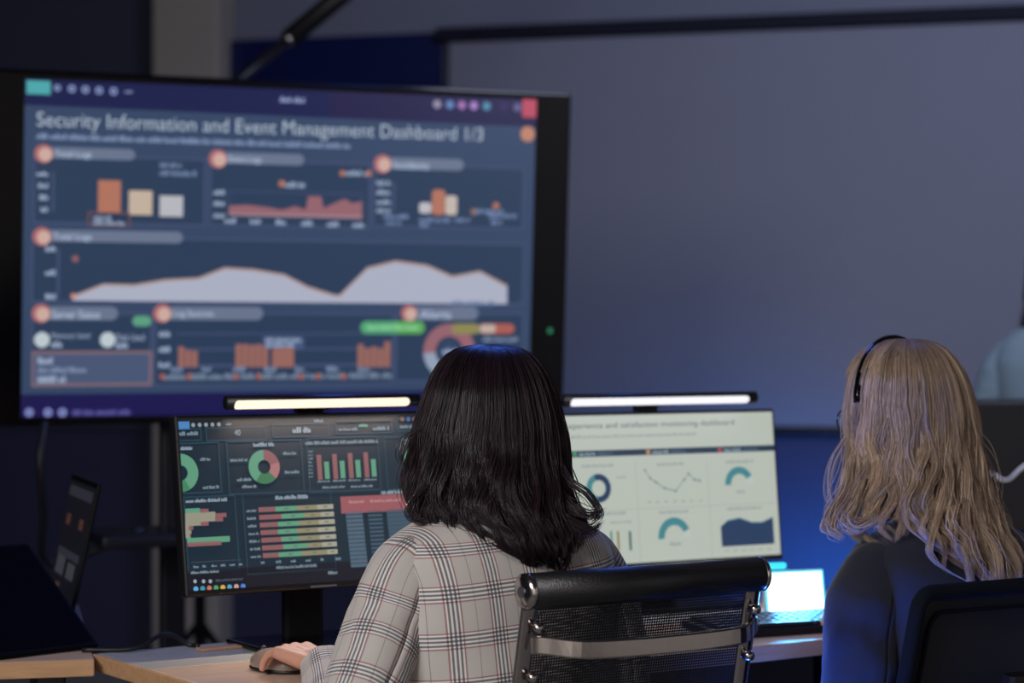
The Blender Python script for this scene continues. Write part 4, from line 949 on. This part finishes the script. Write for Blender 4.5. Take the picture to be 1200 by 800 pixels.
jk = garment(pa, 'jacket', rings, M['plaid'], lambda z: (z-.95)*.06, wr=.009, seed=3.)
sleeve(jk, [(-.135, 0, .928), (-.168, -.004, .900), (-.202, -.01, .83), el_l+Vector((-.002, -.004, .0)), wl+(el_l-wl)*.5+Vector((0, 0, -.006)), wl+(el_l-wl)*.03], [.052, .063, .062, .059, .054, .044, .037], M['plaid'], 1.)
sleeve(jk, [(.135, 0, .928), (.165, -.004, .900), (.192, -.008, .83), (.205, -.02, .70), (.17, .09, .725), (.125, .20, DZ+.05)], [.052, .062, .061, .058, .055, .047, .041], M['plaid'], 7., vo=.03)
collar(jk, (0, .0, 1.008), M['plaid'])
hair(pa, M['hair_dark'],
     [(404, 560, 584), (405.5, 546, 598), (409, 533, 612), (415, 523, 622), (425, 513, 632), (440, 504, 642), (460, 496, 650), (485, 488, 657), (510, 481, 662), (535, 476, 665), (560, 472, 667), (585, 474, 671), (600, 484, 678), (612, 500, 684), (622, 514, 686), (632, 532, 687), (645, 560, 684), (662, 600, 672)],
     3.46, [(404, 3.50, .105), (450, 3.50, .118), (520, 3.485, .125), (570, 3.455, .125), (610, 3.425, .125), (670, 3.40, .12)],
     [(470, 597), (500, 606), (535, 624), (555, 620), (570, 604), (584, 612), (602, 642), (630, 660), (655, 660), (672, 640), (690, 618), (706, 606)],
     (-math.sin(TA), math.cos(TA)), 13500, 120, (.0135, .095, .09), seed=5,
     extra=[([(655, 540, 3.42), (668, 563, 3.40), (688, 578, 3.39), (702, 600, 3.38), (694, 611, 3.38)], 26, .0022), ([(650, 570, 3.40), (668, 592, 3.38), (690, 603, 3.37), (706, 598, 3.37)], 30, .0025),
            ([(640, 590, 3.37), (665, 612, 3.36), (690, 622, 3.355), (704, 612, 3.36)], 30, .003), ([(492, 500, 3.42), (474, 512, 3.42), (468, 532, 3.42), (474, 548, 3.42)], 8, .002),
            ([(500, 570, 3.36), (482, 592, 3.35), (486, 607, 3.345), (500, 611, 3.34)], 30, .003), ([(540, 590, 3.34), (530, 616, 3.325), (545, 627, 3.32), (572, 624, 3.32)], 40, .003)])

# ---- blonde woman
TB = R(33); LB = Vector((.735, 3.76, 0))
def toB(p): d = Vector(p)-LB; return Vector((d.x*math.cos(TB)+d.y*math.sin(TB), -d.x*math.sin(TB)+d.y*math.cos(TB), d.z))
hB = toB((.675, 3.82, 1.118))
J = dict(head=hB, neck=(-.01, .02, .965), turn=R(12), pitch=R(-6), pelvis=(0, -.02, .55), chest=(0, 0, .80),
         shl=(-.150, 0, .86), ell=(-.225, -.03, .655), wrl=(-.03, .16, DZ+.05), shr=(.150, 0, .86), elr=(.23, -.03, .66), wrr=(.10, .22, DZ+.05),
         handl=((.35, 1, -.05), (0, 0, 1), (.3, .4, .3)), handr=((-.3, 1, -.06), (0, 0, 1), (.3, .4, .3)),
         hipl=(-.09, -.02, .54), hipr=(.09, -.02, .54), knl=(-.11, .36, .53), knr=(.11, .36, .53), anl=(-.11, .33, .10), anr=(.11, .33, .10), dec=.35)
pb = person('blonde long-haired woman in a dark navy jacket seated with her back turned', LB, TB, J, M['skin_pale'], None, .005)
rings2 = [(z-(.045 if z > .6 else 0), a, b) for z, a, b in rings]
jb = garment(pb, 'jacket', rings2, M['navy_cloth'], lambda z: (z-.95)*.05, wr=.005, seed=9.)
sleeve(jb, [(-.135, 0, .884), (-.170, -.004, .857), (-.202, -.012, .79), (-.222, -.03, .655), (-.14, .05, .70), (-.045, .14, DZ+.045)], [.052, .063, .061, .058, .055, .048, .040], M['navy_cloth'], 2.)
sleeve(jb, [(.135, 0, .884), (.170, -.004, .857), (.202, -.012, .79), (.23, -.03, .66), (.17, .08, .70), (.115, .19, DZ+.045)], [.058, .068, .064, .060, .056, .048, .040], M['navy_cloth'], 5.)
collar(jb, (-.004, .0, .963), M['navy_cloth'])
fB = Vector((-math.sin(TB+R(12)), math.cos(TB+R(12)), 0))
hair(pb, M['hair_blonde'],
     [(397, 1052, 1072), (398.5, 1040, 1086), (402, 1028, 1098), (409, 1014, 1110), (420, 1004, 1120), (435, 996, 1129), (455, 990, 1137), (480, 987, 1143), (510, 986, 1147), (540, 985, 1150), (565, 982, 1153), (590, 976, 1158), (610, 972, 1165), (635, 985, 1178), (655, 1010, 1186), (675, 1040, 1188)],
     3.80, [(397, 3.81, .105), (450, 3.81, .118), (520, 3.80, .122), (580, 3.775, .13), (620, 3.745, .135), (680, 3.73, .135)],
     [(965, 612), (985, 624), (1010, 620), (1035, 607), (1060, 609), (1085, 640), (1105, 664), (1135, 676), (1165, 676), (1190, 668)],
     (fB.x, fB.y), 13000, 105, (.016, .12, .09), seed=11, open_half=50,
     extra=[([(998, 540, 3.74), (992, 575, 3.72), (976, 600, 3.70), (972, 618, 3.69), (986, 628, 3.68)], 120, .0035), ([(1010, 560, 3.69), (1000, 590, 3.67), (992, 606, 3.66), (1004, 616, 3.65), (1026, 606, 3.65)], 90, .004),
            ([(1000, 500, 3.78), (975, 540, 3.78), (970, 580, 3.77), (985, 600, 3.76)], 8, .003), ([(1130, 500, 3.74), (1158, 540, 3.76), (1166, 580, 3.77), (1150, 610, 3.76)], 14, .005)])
# headband and glasses
hrB = Euler((R(-6), 0, R(12))).to_matrix()
bm = B(); pts = [hB+hrB @ Vector((math.sin(R(a))*.118, .010, .018+math.cos(R(a))*.127)) for a in range(-82, 83, 6)]
tube(bm, pts, .0075, 8, squash=.8); obj('headband', bm, M['gloss_black'], pb, True)
bm = B()
for s in (-1, 1):
    c = hB+hrB @ Vector((s*.033, .098, .008)); tube(bm, [c+hrB @ Vector((.026*math.cos(R(a)), 0, .021*math.sin(R(a)))) for a in range(0, 361, 15)], .0014, 6, cap=False)
    tube(bm, [c+hrB @ Vector((s*.026, 0, .006)), c+hrB @ Vector((s*.047, -.02, .008)), c+hrB @ Vector((s*.046, -.11, .004))], .0014, 6)
tube(bm, [hB+hrB @ Vector((-.008, .100, .010)), hB+hrB @ Vector((.008, .100, .010))], .0014, 6)
obj('glasses', bm, M['dark_metal'], pb)

# ---- background: person in pale teal shirt behind a dark monitor at the right edge
LC = Vector((1.56, 6.2, 0)); TC = R(160)
J = dict(head=(0, .03, 1.49), neck=(0, .01, 1.33), turn=0, pitch=R(-8), pelvis=(0, 0, .86), chest=(0, 0, 1.14),
         shl=(-.155, 0, 1.205), ell=(-.23, .0, .98), wrl=(-.20, .16, .80), shr=(.155, 0, 1.205), elr=(.23, .0, .98), wrr=(.20, .16, .80),
         hipl=(-.09, 0, .82), hipr=(.09, 0, .82), knl=(-.10, .02, .47), knr=(.10, .02, .47), anl=(-.10, 0, .10), anr=(.10, 0, .10), dec=.4)
pc = person('person in a pale teal shirt standing at the far right edge', LC, TC, J, M['skin'], None, .007)
rc = [(.78, .185, .115), (.90, .178, .112), (1.02, .185, .118), (1.14, .200, .125), (1.20, .204, .120), (1.235, .197, .110), (1.265, .172, .096), (1.288, .130, .082), (1.305, .09, .072), (1.33, .066, .066)]
jc = garment(pc, 'shirt', rc, M['teal_cloth'], lambda z: 0., wr=.009, seed=4.)
for s in (-1, 1): sleeve(jc, [(s*.13, 0, 1.224), (s*.168, 0, 1.195), (s*.20, 0, 1.12), (s*.23, 0, .98), (s*.212, .10, .87), (s*.202, .15, .81)], [.050, .062, .06, .056, .05, .042], M['teal_cloth'], 2.*s)
collar(jc, (0, 0, 1.318), M['teal_cloth'])
hcC = Matrix.Translation(LC) @ Euler((0, 0, TC)).to_matrix().to_4x4() @ Vector((0, .03, 1.49))
pxc = 600+hcC.x/hcC.y*FPX; row = lambda z: HOR-(z-CZ)/hcC.y*FPX
hw = lambda m_: m_/hcC.y*FPX
fC = Vector((-math.sin(TC), math.cos(TC), 0))
hair(pc, M['hair_black'], [(row(z), pxc-hw(w), pxc+hw(w)) for z, w in ((1.63, .01), (1.625, .04), (1.60, .075), (1.55, .1), (1.48, .11), (1.40, .115), (1.33, .12), (1.25, .13))], hcC.y,
     [(row(1.63), hcC.y, .1), (row(1.5), hcC.y, .12), (row(1.25), hcC.y+.03, .125)], [(pxc-100, row(1.27)), (pxc+100, row(1.27))], (fC.x, fC.y), 2500, 60, (.006, .1, .1), wid=.0011, seed=3, open_half=62)
d3 = thing('desk', 'dark far desk at the right edge in front of the standing person', 'desk', (1.62, 5.45, 0), R(8))
bm = B(); box(bm, (0, 0, DZ-.0125), (1.3, .6, .025), bev=.002); obj('worktop', bm, M['wood2'], d3)
bm = B(); box(bm, (0, -.26, .36), (1.24, .02, .68)); obj('modesty_panel', bm, M['navy_wall'], d3)
for x in (-.58, .58):
    for y in (-.22, .24): bm = B(); box(bm, (x, y, (DZ-.025)/2), (.05, .05, DZ-.025), bev=.004); obj('leg', bm, M['dark_metal'], d3)
mb = thing('monitor', 'switched-off dark monitor seen from behind at the far right edge', 'monitor', (1.40, 5.40, DZ), R(4))
bm = B(); box(bm, (0, 0, .21), (.60, .04, .34), bev=.012); obj('casing', bm, M['black'], mb)
bm = B(); box(bm, (0, .0205, .215), (.58, .002, .31)); obj('screen', bm, M['gloss_black'], mb)
bm = B(); box(bm, (0, -.03, .12), (.06, .03, .24), bev=.006); obj('stand_neck', bm, M['dark_metal'], mb)
bm = B(); box(bm, (0, -.01, .006), (.26, .18, .012), bev=.004); obj('stand_foot', bm, M['dark_metal'], mb)
bm = B(); tube(bm, cat_rom([at(1126, 536, 5.385), at(1130, 542, 5.355), at(1148, 550, 5.362), at(1163, 556, 5.366), at(1180, 562, 5.370), at(1200, 546, 5.372), at(1222, 541, 5.374), at(1250, 552, 5.372), at(1272, 560, 5.355)], 6), .0055, 8)
tag(obj('cable', bm, M['white_plastic'], None, True), 'pale cable strung across the back of the dark far monitor', 'cable')
